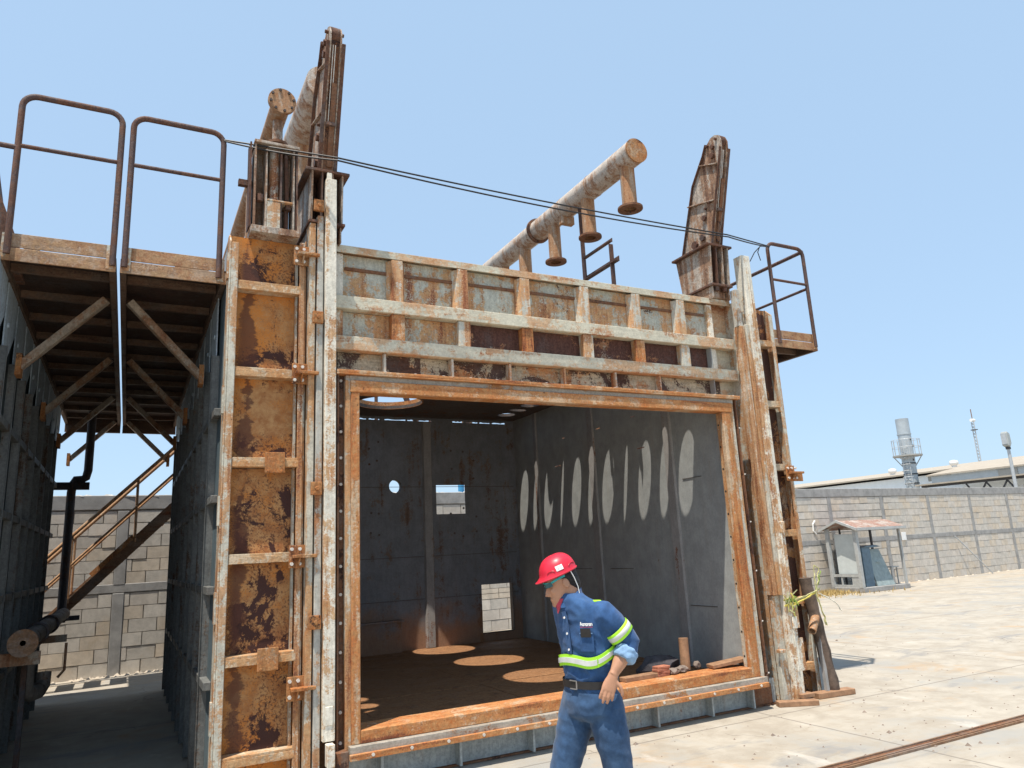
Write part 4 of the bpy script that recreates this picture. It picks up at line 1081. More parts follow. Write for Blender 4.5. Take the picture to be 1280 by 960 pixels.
CM = thing('chimney', 'grey steel chimney with a railed ring platform behind the wall', 'chimney', (42, 28.4, 0))
cz = 28.4
b = MB(); b.pipe((42, cz, 0), (42, cz, 8.3), .37, .33, 32); b.build('shell', M['stack'], CM, smooth=40)
for z in (7.35, 5.55, 4.9, 4.35):
    b = MB(); b.pipe((42, cz, z-.035), (42, cz, z+.035), .40, .365, 32); b.build('band', M['truss'] if z < 7 else M['stack'], CM, smooth=40)
b = MB(); b.pipe((42, cz, 5.98), (42, cz, 6.06), .82, .375, 30); RP = b.build('ring_platform', M['shed_panel'], CM)
b = MB()
for k in range(16):
    a = 2*pi*k/16; b.tube([(42+0.78*cos(a), cz+0.78*sin(a), 6.08), (42+0.78*cos(a), cz+0.78*sin(a), 7.0)], .022, 5)
for z in (6.55, 7.0):
    b.tube([(42+0.78*cos(2*pi*k/24), cz+0.78*sin(2*pi*k/24), z) for k in range(25)], .014, 5, cap=False)
b.build('ring_railing', M['galv'], RP)
b = MB()
for a in (2.2, 5.3): b.beam((42+.36*cos(a), cz+.36*sin(a), 5.4), (42+.74*cos(a), cz+.74*sin(a), 5.97), .05, .05)
b.build('strut', M['shed_panel'], CM)
b = MB()
for dx in (-.2, .2): b.tube([(41.55, cz-.15+dx, 0), (41.55, cz-.15+dx, 6.9)], .025, 5)
for k in range(20): b.tube([(41.55, cz-.35, .4+.32*k), (41.55, cz+.05, .4+.32*k)], .018, 4)
for k in range(8): b.tube([(41.55-.3*sin(t*pi), cz-.15+.3*cos(t*pi), 3.2+.38*k) for t in [i/8 for i in range(9)]], .016, 4)
b.build('caged_ladder', M['galv'], CM)
b = MB(); b.pipe((42, cz, 0), (42, cz, .3), .55, .37, 24); b.build('foot', M['stack'], CM)
for z, dx in ((7.0,-.05),(6.6,.22),(5.75,-.1)):
    b = MB(); b.box(42-.03+dx*.6, 42+.03+dx*.6, cz-.40, cz-.32, z-.06, z+.06); b.build('port', M['truss'], CM)
AM = thing('antenna_mast', 'thin lattice radio mast far behind the warehouse roof', 'mast', (139, 80, 0))
b = MB()
for a in range(3):
    x, y = .25*cos(a*2.094), .25*sin(a*2.094); b.tube([(139+x*1.3, 80+y*1.3, 0), (139+x, 80+y, 20.6)], .085, 5)
b.build('leg', M['galv'], AM)
b = MB()
for k in range(32):
    z = .4+.63*k
    for a in range(3):
        p = (139+.27*cos(a*2.094), 80+.27*sin(a*2.094), z); q = (139+.27*cos((a+1)*2.094), 80+.27*sin((a+1)*2.094), z+.6)
        b.tube([p, q], .045, 4)
b.build('lattice', M['galv'], AM)
b = MB(); b.tube([(139, 80, 20.6), (139, 80, 23.0)], .09, 6); b.build('whip', M['stair'], AM)
b = MB(); b.tube([(138.5, 80, 20.9), (139.5, 80, 20.9)], .28, 10); b.build('dish', M['white'], AM)
b = MB(); b.tube([(139, 80, 19.05), (139, 80, 19.15)], .6, 10); b.build('collar', M['truss'], AM)
LP = thing('floodlight_pole', 'grey floodlight pole standing behind the wall at the right', 'lamp post', (37.2, 20, 0))
b = MB(); b.tube([(37.2, 20, 0), (37.2, 20, 5.35)], .14, 12, rs=[.09,.07]); b.build('pole', M['galv'], LP, smooth=40)
b = MB(); b.prism([(37.0,5.32),(37.2,5.25),(37.32,5.42),(37.30,5.90),(37.10,6.02),(37.02,5.95)], XZ, 19.85, 20.15); b.build('lamp_head', M['lamp_body'], LP, bevel=.04)
b = MB(); b.box(36.98, 37.0, 19.88, 20.12, 5.40, 5.90); b.build('lens', M['galv'], LP)
b = MB(); b.box(37.12, 37.28, 19.92, 20.08, 5.15, 5.27); b.build('bracket', M['truss'], LP)

# ================================================================== cables across the front
def sag_cable(name, label, pts, r):
    b = MB(); P = []
    for (p, q, sag) in pts:
        p = Vector(p); q = Vector(q)
        for i in range(17):
            t = i/16; P.append(p.lerp(q, t) - Vector((0,0,sag*4*t*(1-t))))
    P2 = [P[0]] + [P[i] for i in range(1, len(P)) if (P[i]-P[i-1]).length > 1e-4]
    b.tube(P2, r, 6)
    return tag(b.build(name, M['cable'], None, at=P[0]), label, 'cable', 'cables strung across the doorway front')
sag_cable('cable', 'upper black cable strung from the left railing past both masts', [((.535,6.0,5.16),(1.40,5.62,4.98),.0),((1.40,5.62,4.98),(5.80,5.62,4.99),.03),((5.80,5.62,4.99),(6.87,6.0,5.17),.0)], .0075)
sag_cable('cable', 'lower sagging black cable strung between the masts', [((.535,6.0,5.15),(1.40,5.61,4.95),.02),((1.40,5.61,4.95),(5.80,5.61,4.96),.06),((5.80,5.61,4.96),(6.87,6.0,5.16),.01)], .0075)
o = MB(); o.tube([(6.87,6.0,5.16),(6.7,5.98,5.14),(6.55,5.95,5.02),(6.35,5.85,4.84)], .006, 6)
tag(o.build('cable_tail', M['cable'], None, at=(6.87,6.0,5.16)), 'slack black cable end from the balcony rail corner down to the white rail top', 'cable')
o = MB(); o.tube([(6.80,6.0,5.16),(6.70,5.99,5.14),(6.64,5.98,5.05),(6.66,5.97,4.94)], .006, 6)
tag(o.build('cable_tail', M['cable'], None, at=(6.80,6.0,5.16)), 'short curled black cable end hanging free beside the balcony rail corner', 'cable')

# ================================================================== loose things round the right tower and on the sill
o = MB(); o.beam((5.86, 5.78, .025), (6.22, 5.60, .025), .10, .05)
tag(o.build('wooden_block', M['wood'], None, bevel=.004, at=(6.0,5.75,0)), 'long brown wood block lying in front of the right guide rail', 'wood block')
o = MB(); o.beam((6.13, 5.74, .0705), (6.30, 5.74, .0705), .10, .04)
tag(o.build('wooden_block', M['wood'], None, bevel=.004, at=(6.2,5.74,0)), 'short wood block resting on the longer one by the right guide rail', 'wood block')
o = MB(); o.beam((6.42, 5.80, .03), (6.90, 5.74, .03), .12, .055)
tag(o.build('wooden_plank', M['wood'], None, bevel=.004, at=(6.7,5.78,0)), 'short reddish plank under the leaning dark posts', 'plank')
o = MB()
P = [Vector((6.705,5.80,.06)), Vector((6.69,5.82,.35)), Vector((6.65,5.84,.75)), Vector((6.60,5.86,1.05)), Vector((6.575,5.87,1.20))]
o.tube([P[0].lerp(P[-1], k/12) + Vector((.004*sin(k*1.7), .003*cos(k*2.3), 0)) for k in range(13)], .07, 14, rs=[.066+.005*sin(k*2.1) for k in range(13)])
tag(o.build('timber_post', M['wood_grey'], None, smooth=40, at=P[0]), 'weathered dark timber post leaning on the right tower, plank underneath', 'post')
o = MB(); o.beam((6.60,5.79,.005), (6.615,5.82,.80), .035, .04)
tag(o.build('grey_batten', M['concrete_frame'], None, at=(6.6,5.79,0)), 'thin grey batten beside the leaning timber post', 'batten')
o = MB(); o.pipe((6.46,5.765,.665), (6.645,5.84,.82), .045, .033, 18)
tag(o.build('pipe_stub', M['stub'], None, smooth=40, at=(6.62,5.72,.7)), 'short pipe stub pointing out beside the leaning post', 'pipe')
wr = random.Random(5)
WD = thing('tied_tape', 'faded yellow green tape tied round the guide rail and leaning post', 'tape', (6.45, 5.72, .95))
def ribbon(pts, w, mat, name='tape_strand'):
    b = MB(); P = [Vector(p) for p in pts]; Q = []
    for i in range(len(P)-1):
        for k in range(4): Q.append(P[i].lerp(P[i+1], k/4) + Vector((wr.gauss(0,.004), wr.gauss(0,.004), wr.gauss(0,.005))))
    Q.append(P[-1])
    for i in range(len(Q)-1):
        b.beam(Q[i], Q[i+1], .005 + .004*wr.random(), w*wr.uniform(.55, 1.1), up=(wr.uniform(-.3,.3), -.6, 1))
    b.build(name, M[mat], WD)
for z, m in ((.955,'tape_yellow'), (.985,'weed_green'), (1.01,'tape_yellow')):
    ribbon([(6.085,5.733,z),(6.16,5.722,z+.012),(6.23,5.733,z-.006),(6.24,5.80,z)], .022, m)
ribbon([(6.23,5.74,.985),(6.38,5.72,1.03),(6.52,5.70,1.07),(6.63,5.73,1.10)], .030, 'grass_pale')
ribbon([(6.23,5.74,.96),(6.40,5.715,1.01),(6.53,5.70,1.06)], .022, 'tape_yellow')
ribbon([(6.52,5.70,1.06),(6.57,5.69,1.18),(6.60,5.69,1.30),(6.55,5.70,1.33),(6.53,5.70,1.20),(6.53,5.70,1.08)], .014, 'grass_pale')
ribbon([(6.53,5.70,1.08),(6.60,5.69,1.22),(6.64,5.70,1.27)], .014, 'weed_green')
ribbon([(6.52,5.70,1.06),(6.54,5.68,.92),(6.57,5.67,.80),(6.58,5.67,.72)], .024, 'grass_pale')
ribbon([(6.54,5.69,1.05),(6.66,5.67,.99),(6.78,5.66,.92),(6.83,5.66,.85)], .012, 'tape_white')
b = MB()
for k in range(34):
    c = Vector((6.16+wr.gauss(0,.035), 5.715, 1.0+wr.gauss(0,.05))); a = wr.uniform(0, 6.28); l = wr.uniform(.03,.09)
    d = Vector((cos(a), -.25, sin(a)))*l; n = Vector((-sin(a), .1, cos(a)))*.007
    b.mi = k % 3; b.add([c-n, c+n, c+d+n*.6, c+d-n*.6], [(0,1,2,3)])
o = b.build('frayed_ends', [M['tape_yellow'], M['weed_green'], M['grass_pale']], WD); o['kind'] = 'stuff'
# heap on the sill

o = MB(); o.tube([(5.05,6.15,.40),(5.06,6.16,.55),(5.065,6.165,.70)], .062, 14, rs=[.050,.048,.049])
tag(o.build('timber_stub', M['wood'], None, smooth=40, at=(5.05,6.15,.4)), 'short upright brown timber stub behind the sill', 'post')
def brick_at(x, y, z, rz, label, w=.15, d=.09, h=.022):
    o = MB(); c, s = cos(rz), sin(rz)
    vs = []
    for zz in (0, h):
        for a, e in ((-w/2,-d/2),(w/2,-d/2),(w/2,d/2),(-w/2,d/2)): vs.append((x+a*c-e*s, y+a*s+e*c, z+zz))
    o.add(vs, [(0,3,2,1),(4,5,6,7),(0,1,5,4),(1,2,6,5),(2,3,7,6),(3,0,4,7)])
    tag(o.build('clay_tile', M['brick_red'], None, bevel=.003, at=(x,y,z)), label, 'tile', 'clay tiles stacked on the sill')
brick_at(4.66, 6.05, .399, .1, 'bottom clay tile of the stack on the doorway sill')
brick_at(4.665, 6.05, .422, .02, 'second lowest clay tile of the stack on the doorway sill')
brick_at(4.66, 6.05, .445, .14, 'third clay tile up of the stack on the doorway sill')
brick_at(4.67, 6.05, .468, .05, 'topmost clay tile of the stack on the doorway sill')
def stone_at(x, y, z, r, label, m='rubble', sq=(1,.8,.55)):
    o = MB(); bm = bmesh.new(); bmesh.ops.create_icosphere(bm, subdivisions=2, radius=1)
    rr = random.Random(int(x*1000)); off = Vector((rr.random()*9, 0, 0))
    vs = []
    for v in bm.verts:
        k = r*(1+.45*noise.noise(v.co*1.3+off)); vs.append((x+v.co.x*k*sq[0], y+v.co.y*k*sq[1], z+r*sq[2]+v.co.z*k*sq[2]))
    fs = [tuple(v.index for v in f.verts) for f in bm.faces]; bm.free()
    o.add(vs, fs); return tag(o.build('rubble_stone', M[m], None, at=(x,y,z)), label, 'stone', 'stones and rags on the sill')
stone_at(4.80, 6.04, .397, .055, 'brown stone next to the clay tile stack on the sill')
stone_at(4.90, 6.05, .397, .06, 'small stone in the middle of the heap on the sill')
stone_at(4.97, 6.09, .397, .055, 'small brown stone against the timber stub on the sill')
stone_at(5.17, 6.12, .397, .048, 'rounded stone at the far side of the timber stub on the sill', sq=(.8,.8,.8))
o = stone_at(4.86, 6.33, .30, .20, 'crumpled dark cloth lying behind the stones inside the doorway', 'cloth_dark', (1.3,.7,.6)); o.name = 'crumpled_cloth'; o['category'] = 'cloth'
o = MB(); o.beam((5.25, 6.02, .422), (5.70, 5.95, .465), .13, .035)
tag(o.build('wooden_board', M['wood'], None, bevel=.004, at=(5.3,6.0,.4)), 'short board lying on the sill in the right doorway corner', 'board')
o = MB(); o.beam((4.2, 6.04, .418), (4.62, 6.06, .418), .10, .04)
tag(o.build('wooden_batten', M['wood'], None, bevel=.004, at=(4.3,6.04,.4)), 'thin batten lying on the sill behind the worker', 'batten')

# ================================================================== the worker
def worn(name, col, rough, scuff, sc):
    t = NT(name); p = t.pos
    a = t.noise(p, 14, 6, .7); f = t.noise(t.scale(p, (1, 1, 4)), sc, 4, .75)
    c = t.mix(t.step(a, .35, .7), tuple(x*.9 for x in col), tuple(min(1, x*1.06) for x in col))
    c = t.mix(t.step(f, .60, .70, 0, .35), c, scuff)
    t.bump(t.noise(p, 300, 3, .6), .05, .002)
    return t.out(c, t.math('ADD', t.math('MULTIPLY', f, .35), rough - .12), 0, .45)
M['helmet'] = worn('helmet', (.60,.020,.045), .34, (.48,.10,.10), 60)
M['skin'] = worn('skin', (.47,.245,.150), .50, (.50,.215,.14), 90)
M['hair'] = simple('hair', (.012,.010,.009), .6, .2, 60, .3)
def cloth_mat(name, col, sc=26, worn=(0,0,0), wamt=0., rough=.85):
    t = NT(name); p = t.pos
    a = t.noise(p, sc, 5, .65); f = t.noise(p, 420, 2, .6)
    c = t.mix(t.step(a, .3, .72), tuple(x*.80 for x in col), tuple(min(1, x*1.18) for x in col))
    if wamt: c = t.mix(t.step(t.noise(p, 7, 5, .6), .5, .75, 0, wamt), c, worn)
    t.bump(t.math('ADD', t.math('MULTIPLY', a, .7), t.math('MULTIPLY', f, .25)), .35, .006)
    t.bsdf.inputs['Sheen Weight'].default_value = .15
    return t.out(c, rough, 0, .15)
M['shirt'] = cloth_mat('shirt', (.034,.088,.210), 26, (.065,.145,.29), .5)
M['cuff'] = cloth_mat('cuff', (.22,.36,.55))
M['denim'] = cloth_mat('denim', (.036,.078,.158), 30, (.075,.14,.245), .6)
M['undershirt'] = cloth_mat('undershirt', (.50,.06,.09))
M['lime'] = simple('lime', (.42,.86,.04), .5, .05, 20, .02)
M['reflective'] = simple('reflective', (.66,.67,.64), .35, .08, 30, .02)
M['leather'] = simple('leather', (.022,.020,.020), .5, .2, 30, .1)
M['steel'] = simple('steel', (.60,.60,.60), .3, .1, 30, 0, .8)
M['teal'] = simple('teal', (.02,.33,.34), .2, .05, 10, 0)
M['lens'] = simple('lens', (.02,.10,.12), .1, .05, 10, 0)
M['boot'] = simple('boot', (.07,.045,.03), .6, .2, 30, .2)
PF = Vector((-.978, -.19, 0)).normalized(); PL = Vector((0,0,1)).cross(PF); UP = Vector((0,0,1))
WK = thing('person', 'worker in red helmet, blue shirt with lime bands and jeans, looking down', 'person', (2.2, 3.47, 0))
def ring(c, a, b, ax=None, bx=None, n=24, sq=1.0, mod=None):
    c = Vector(c); ax = Vector(ax) if ax is not None else PF; bx = Vector(bx) if bx is not None else PL
    out = []
    for i in range(n):
        t = 2*pi*i/n; x, y = cos(t), sin(t)
        if sq != 1.0: x = abs(x)**sq*(1 if x > 0 else -1); y = abs(y)**sq*(1 if y > 0 else -1)
        out.append(c + ax*a*x + bx*b*y)
    return out
def limb(pts, n=16, up=None):
    """tapered limb through (point, radius[, flatness]) stations"""
    P = [Vector(p[0]) for p in pts]; R = []
    prev = None
    for i, p in enumerate(pts):
        d = (P[min(i+1,len(P)-1)] - P[max(i-1,0)]).normalized()
        if prev is None:
            u = Vector(up) if up is not None else PF
            x = (u - d*u.dot(d)).normalized()
        else: x = (prev - d*prev.dot(d)).normalized()
        prev = x; y = d.cross(x)
        fl = p[2] if len(p) > 2 else 1
        R.append([P[i] + x*p[1]*cos(2*pi*k/n) + y*p[1]*fl*sin(2*pi*k/n) for k in range(n)])
    return R
def fused(name, parts, voxel, mat, parent, smooth=2, disp=None, at=None):
    """one continuous skin over several closed volumes"""
    b = MB()
    for r in parts: b.rings(r)
    me = b.mesh(name+'_src'); o = bpy.data.objects.new(name+'_src', me); COL.objects.link(o)
    m = o.modifiers.new('r', 'REMESH'); m.mode = 'VOXEL'; m.voxel_size = voxel
    if smooth:
        k = o.modifiers.new('s', 'SMOOTH'); k.factor = .5; k.iterations = smooth
    dg = bpy.context.evaluated_depsgraph_get(); ev = o.evaluated_get(dg)
    me2 = bpy.data.meshes.new_from_object(ev); bpy.data.objects.remove(o); bpy.data.meshes.remove(me)
    off = wloc(parent)
    if disp:
        for v, nn in [(v, v.normal.copy()) for v in me2.vertices]: v.co = v.co + nn*disp(v.co)
    for v in me2.vertices: v.co -= off
    me2.materials.clear(); me2.materials.append(mat); me2.name = name
    for p in me2.polygons: p.use_smooth = True
    q = bpy.data.objects.new(name, me2); COL.objects.link(q); q.parent = parent
    return q
# --- torso stations: centre, half depth, half width
TOR = [(.915,(2.212,3.474),.112,.146),(.97,(2.210,3.472),.115,.150),(1.03,(2.206,3.468),.122,.156),(1.10,(2.202,3.464),.124,.160),(1.18,(2.194,3.460),.122,.164),
       (1.26,(2.182,3.458),.117,.170),(1.32,(2.164,3.462),.106,.168),(1.365,(2.144,3.468),.096,.146),(1.395,(2.126,3.476),.082,.104),(1.42,(2.116,3.480),.066,.076)]
def tor_at(z):
    for (z0,c0,a0,b0),(z1,c1,a1,b1) in zip(TOR, TOR[1:]):
        if z0 <= z <= z1:
            t = (z-z0)/(z1-z0); return Vector((c0[0]+(c1[0]-c0[0])*t, c0[1]+(c1[1]-c0[1])*t, z)), a0+(a1-a0)*t, b0+(b1-b0)*t
SHL = Vector((2.213,3.312,1.312)); ELL = Vector((2.335,3.275,1.160)); CUF = Vector((2.288,3.262,1.098)); WRL = Vector((2.216,3.268,1.015))
SHR = Vector((2.160,3.600,1.312)); ELR = Vector((2.255,3.66,1.09)); WRR = Vector((2.215,3.64,.88))
def wr_shirt(co):
    p = co*1.0
    n1 = noise.noise(Vector((p.x*9, p.y*9, p.z*16)))
    n2 = abs(noise.noise(Vector((p.x*14+p.z*10, p.y*14, p.z*14))))
    low = max(0, min(1, (1.18-p.z)/.2))
    return .007*n1 + .022*(.45+low)*(.20-n2)
tor = [ring((c[0],c[1],z), a, b, n=32, sq=.9) for z, c, a, b in TOR]
sl_ = limb([(SHL+Vector((-.045,.07,.005)),.064),(SHL,.070),(SHL.lerp(ELL,.35),.067),(SHL.lerp(ELL,.75),.062),(ELL,.059),(ELL.lerp(CUF,.55),.055),(CUF,.050)], 20)
sr_ = limb([(SHR+Vector((.02,-.08,.005)),.062),(SHR,.064),(SHR.lerp(ELR,.5),.060),(ELR,.058),(ELR.lerp(WRR,.35),.054)], 20)
fused('shirt', [tor, sl_, sr_], .0085, M['shirt'], WK, 3, wr_shirt)
b = MB(); d = (WRL-ELL).normalized()
cf = limb([(CUF-d*.046,.056),(CUF-d*.040,.060),(CUF-d*.012,.060),(CUF+d*.004,.059),(CUF+d*.016,.055)], 22)
fused('rolled_cuff', [cf], .006, M['cuff'], WK, 1, lambda co: .006*noise.noise(Vector((co.x*40,co.y*40,co.z*55))))
# --- head frame
HS = Vector((2.082, 3.488, 1.483)); KH = .87; HA = radians(20)
HFh = Vector((-.94, .30, 0)).normalized(); HL = UP.cross(HFh)
HF = (HFh*cos(HA) - UP*sin(HA)); HU = (UP*cos(HA) + HFh*sin(HA))
def H(f, l, u): return HS + (HF*f + HL*l + HU*u)*KH
def hring(u, f, a, b_, n=28): return ring(H(f,0,u), a*KH, b_*KH, HF, HL, n)
head = [hring(*r) for r in ((-.124,.080,.018,.016),(-.115,.074,.036,.030),(-.095,.058,.050,.044),(-.07,.034,.070,.056),(-.04,.014,.086,.063),(0,.0,.094,.071),(.035,-.002,.098,.075),(.07,-.006,.088,.069),(.10,-.010,.06,.048),(.115,-.012,.02,.016))]
def wedge(pts): return [[H(*p) for p in r] for r in pts]
nose = wedge([[(.080,-.008,.016),(.092,0,.018),(.080,.008,.016)],[(.082,-.012,-.01),(.116,0,-.012),(.082,.012,-.01)],[(.080,-.019,-.040),(.140,0,-.044),(.080,.019,-.040)],[(.078,-.016,-.056),(.116,0,-.058),(.078,.016,-.056)]])
brow = [ring(H(.082,l,.030), .012, .010, HF, HU, 10) for l in (-.05,-.03,0,.03,.05)]
lip1 = [ring(H(.092+.006*(1-abs(l)/.026),l,-.076), .013, .0065, HF, HU, 10) for l in (-.026,-.013,0,.013,.026)]
lip2 = [ring(H(.089+.006*(1-abs(l)/.022),l,-.089), .013, .007, HF, HU, 10) for l in (-.022,-.011,0,.011,.022)]
chin = [ring(H(.092,l,-.113), .016, .015, HF, HU, 10) for l in (-.02,-.008,.008,.02)]
def ear(s): return [ring(H(-.008+.004*k, s*(.067+.009*k), -.012), .018-.001*k, .029-.002*k, HF, HU, 14) for k in (0,1,2)]
def ring_eye(s_): return [ring(H(.074+.003*k, s_*(.046-.006*k), -.028), .018, .016, HF, HU, 12) for k in (0,1,2)]
neck = limb([(H(-.022,0,-.03),.056),(H(-.018,0,-.085),.056),(Vector((2.112,3.480,1.385)),.058),(Vector((2.130,3.474,1.30)),.072)], 20)
core = [ring((c[0],c[1],z), a-.03, b_-.03, n=24) for z, c, a, b_ in TOR[:-2]]
# --- arms and hands
fa = limb([(ELL,.040),(ELL.lerp(WRL,.3),.042),(ELL.lerp(WRL,.62),.036),(ELL.lerp(WRL,.9),.0275,.8),(WRL,.0265,.8)], 18)
ua = limb([(SHL,.045),(SHL.lerp(ELL,.5),.043),(ELL,.041)], 16)
far = limb([(SHR,.045),(SHR.lerp(ELR,.5),.043),(ELR,.039),(ELR.lerp(WRR,.5),.037),(WRR,.026)], 16)
# left hand lies on the hip: palm towards the thigh, fingers down and forward, thumb behind
HN = (Vector((-.50,-.80,.10))).normalized()          # back of the hand looks at the camera side
HD = Vector((-.42, .02, -.90)); HD = (HD - HN*HD.dot(HN)).normalized()   # along the hand
HW = HN.cross(HD).normalized()                       # across the palm
if HW.x > 0: HW = -HW                                # forwards
palm = [ring(WRL + HD*t + HW*o, w, h, HW, HN, 16) for t, w, h, o in ((-.012,.024,.019,0),(.010,.027,.018,0),(.033,.034,.016,.001),(.058,.0375,.014,.002),(.074,.036,.012,.003),(.083,.032,.008,.003))]
def finger(base, dirs, r, seg):
    P = [base]; d0 = None
    for dd, L in zip(dirs, seg): P.append(P[-1] + dd.normalized()*L)
    st = [(base - dirs[0].normalized()*.018, r*1.05)] + [(P[0], r*1.06)] + [(P[1], r), (P[2], r*.9), (P[3]-dirs[2].normalized()*.004, r*.82), (P[3], r*.45)]
    return limb(st, 10)
hand = [palm]
for k, (o, L, sp, curl) in enumerate(((.028,.056,.08,.05),(.010,.066,.02,.12),(-.008,.062,-.05,.20),(-.025,.048,-.12,.28))):
    base = WRL + HD*(.077 if k in (1,2) else .071) + HW*o + HN*.001
    dd = [HD + HW*sp - HN*curl*.4, HD + HW*sp*.8 - HN*(curl+.15), HD + HW*sp*.6 - HN*(curl+.32)]
    hand.append(finger(base, dd, .0088 if k < 3 else .0076, (L*.45, L*.32, L*.26)))
tb = WRL + HD*.024 - HW*.027 - HN*.002
hand.append(finger(tb, [HD*.55 - HW*.85 - HN*.1, HD*.75 - HW*.5 - HN*.15, HD*.9 - HW*.30 - HN*.2], .0098, (.031,.025,.020)))
HDr = Vector((-.15,.05,-1)).normalized(); HNr = PL*-1
palm2 = [ring(WRR + HDr*t, w, h, PF, PL, 14) for t, w, h in ((-.01,.026,.02),(.03,.036,.018),(.07,.042,.015),(.092,.036,.009))]
hand2 = [palm2]
for k, (o, L) in enumerate(((.030,.06),(.011,.07),(-.009,.066),(-.027,.052))):
    base = WRR + HDr*.085 + PF*o; hand2.append(finger(base, [HDr, HDr + PF*.15 + PL*.15, HDr + PF*.2 + PL*.35], .0085, (L*.45,L*.32,L*.26)))
hand2.append(finger(WRR + HDr*.03 + PF*.028, [HDr*.8+PF*.6, HDr+PF*.3, HDr+PF*.1], .010, (.034,.028,.022)))
fused('body', [head, ring_eye(1), ring_eye(-1), nose, brow, lip1, lip2, chin, ear(1), ear(-1), neck, core, ua, fa, far] + hand + hand2, .0042, M['skin'], WK, 2)
# --- hair, helmet, glasses, strap
hr = [hring(*r) for r in ((-.082,-.064,.030,.042),(-.055,-.056,.048,.060),(-.02,-.044,.062,.0735),(.012,-.026,.078,.080),(.035,-.014,.094,.080),(.075,-.01,.09,.074),(.11,-.01,.05,.04))]
fused('hair', [hr], .005, M['hair'], WK, 1, lambda co: .003*noise.noise(co*90))
def dome():
    R = []
    n = 40
    def rg(u, f, a, b_, bump=0.):
        out = []
        for i in range(n):
            t = 2*pi*i/n; x, y = cos(t), sin(t)
            fx = a*x + (bump*max(0, x)**3)
            rid = .003*math.exp(-(y/.40)**2)*max(0, min(1, (u-.09)/.05))
            out.append(H(f+fx, b_*y, u + rid))
        return out
    R.append(rg(.046, .004, .108, .098, .020)); R.append(rg(.042, .005, .124, .109, .026)); R.append(rg(.048, .005, .128, .112, .028)); R.append(rg(.056, .004, .120, .108, .016))
    for k in range(1, 13):
        t = k/12*pi/2*.985
        R.append(rg(.058+.108*sin(t), .002-.006*sin(t), .119*cos(t)**.82, .107*cos(t)**.82))
    return R
b = MB(); b.rings(dome()); HMO = b.build('helmet', M['helmet'], WK, smooth=50)
b = MB()
def onhelmet(f, u, off=.002):
    t = math.asin(max(-1, min(1, (u-.058)/.108))); a = .119*cos(t)**.82; bb = .107*cos(t)**.82
    x = max(-1, min(1, (f-.0)/a)); return H(f, bb*sqrt(max(0, 1-x*x)) + off, u)
def patch(b, f0, f1, u0, u1, off, n=5):
    vs = [onhelmet(f0+(f1-f0)*i/n, u0+(u1-u0)*j/n, off) for j in range(n+1) for i in range(n+1)]
    b.add(vs, [(j*(n+1)+i, j*(n+1)+i+1, (j+1)*(n+1)+i+1, (j+1)*(n+1)+i) for j in range(n) for i in range(n)])
patch(b, -.018, .028, .074, .104, .0025); b.build('sticker', M['white'], HMO)
b = MB(); patch(b, -.006, -.002, .079, .099, .0035, 2); patch(b, .010, .014, .079, .096, .0035, 2); b.build('sticker_print', M['galv'], HMO)
b = MB()
for f in (-.078, .062):
    pts = [onhelmet(f+.022*cos(t), .076+.012*sin(t), .002) for t in [pi*i/10 for i in range(11)]]; b.tube(pts, .0025, 6)
b.build('slot_trim', M['helmet'], HMO)
b = MB(); b.tube([H(-.055,.088,.046), H(-.062,.082,.0), H(-.066,.068,-.06), H(-.060,.060,-.105), Vector((2.112,3.412,1.375)), Vector((2.075,3.420,1.335))], .0027, 8); b.build('chin_strap', M['white'], WK, smooth=60)
b = MB(); b.box(0,0.001,0,.001,0,.001) if False else None
def strip3(b, pts, w, t=.003):
    for i in range(len(pts)-1): b.beam(pts[i], pts[i+1], t, w, up=HU)
b = MB(); strip3(b, [H(.090,.050,.018), H(.072,.076,.024), H(.035,.083,.030), H(-.012,.084,.032)], .011); strip3(b, [H(.090,-.050,.018), H(.072,-.076,.024), H(-.012,-.084,.032)], .014)
strip3(b, [H(.112,.0,.028), H(.108,.03,.026), H(.090,.053,.022)], .010); strip3(b, [H(.112,.0,.028), H(.108,-.03,.026), H(.090,-.053,.022)], .010)
GL = b.build('safety_glasses', M['teal'], WK)
b = MB()
for s_ in (1, -1):
    P = [H(.112,s_*.008,.010), H(.110,s_*.03,.010), H(.094,s_*.054,.011), H(.078,s_*.070,.014)]
    for i in range(3): b.beam(P[i], P[i+1], .002, .022, up=HU)
b.build('lens', M['lens'], GL)
# --- collar, placket, pocket, bands
b = MB()
def tp(z, ang, off=.012):
    c, a, bb = tor_at(z); t = ang
    x, y = cos(t), sin(t); x = abs(x)**.9*(1 if x > 0 else -1); y = abs(y)**.9*(1 if y > 0 else -1)
    return c + PF*(a+off)*x + PL*(bb+off)*y
col_ = []
for i in range(25):
    t = -pi*.93 + 2*pi*.93*i/24 + pi
    op = .35 + .65*min(1, abs(cos(t/2+pi/2))*1.0)
    lo = Vector((2.114,3.480,1.375)) + PF*(.074*cos(t)) + PL*(.078*sin(t))
    hi = Vector((2.110,3.481,1.424)) + PF*(.068*cos(t)) + PL*(.066*sin(t))
    col_.append((lo + UP*(-.028*max(0,cos(t))), hi + UP*(.030*max(0,-cos(t)) - .055*max(0,cos(t)))))
vs = [p for c in col_ for p in c] + [p + (p-Vector((2.112,3.480,p.z))).normalized()*.006 for c in col_ for p in c]
n = len(col_); fs = []
for i in range(n-1): fs += [(2*i,2*i+1,2*i+3,2*i+2), (2*n+2*i,2*n+2*i+2,2*n+2*i+3,2*n+2*i+1), (2*i+1,2*n+2*i+1,2*n+2*i+3,2*i+3), (2*i,2*i+2,2*n+2*i+2,2*n+2*i)]
b.add(vs, fs); b.build('collar', M['shirt'], WK, smooth=60)
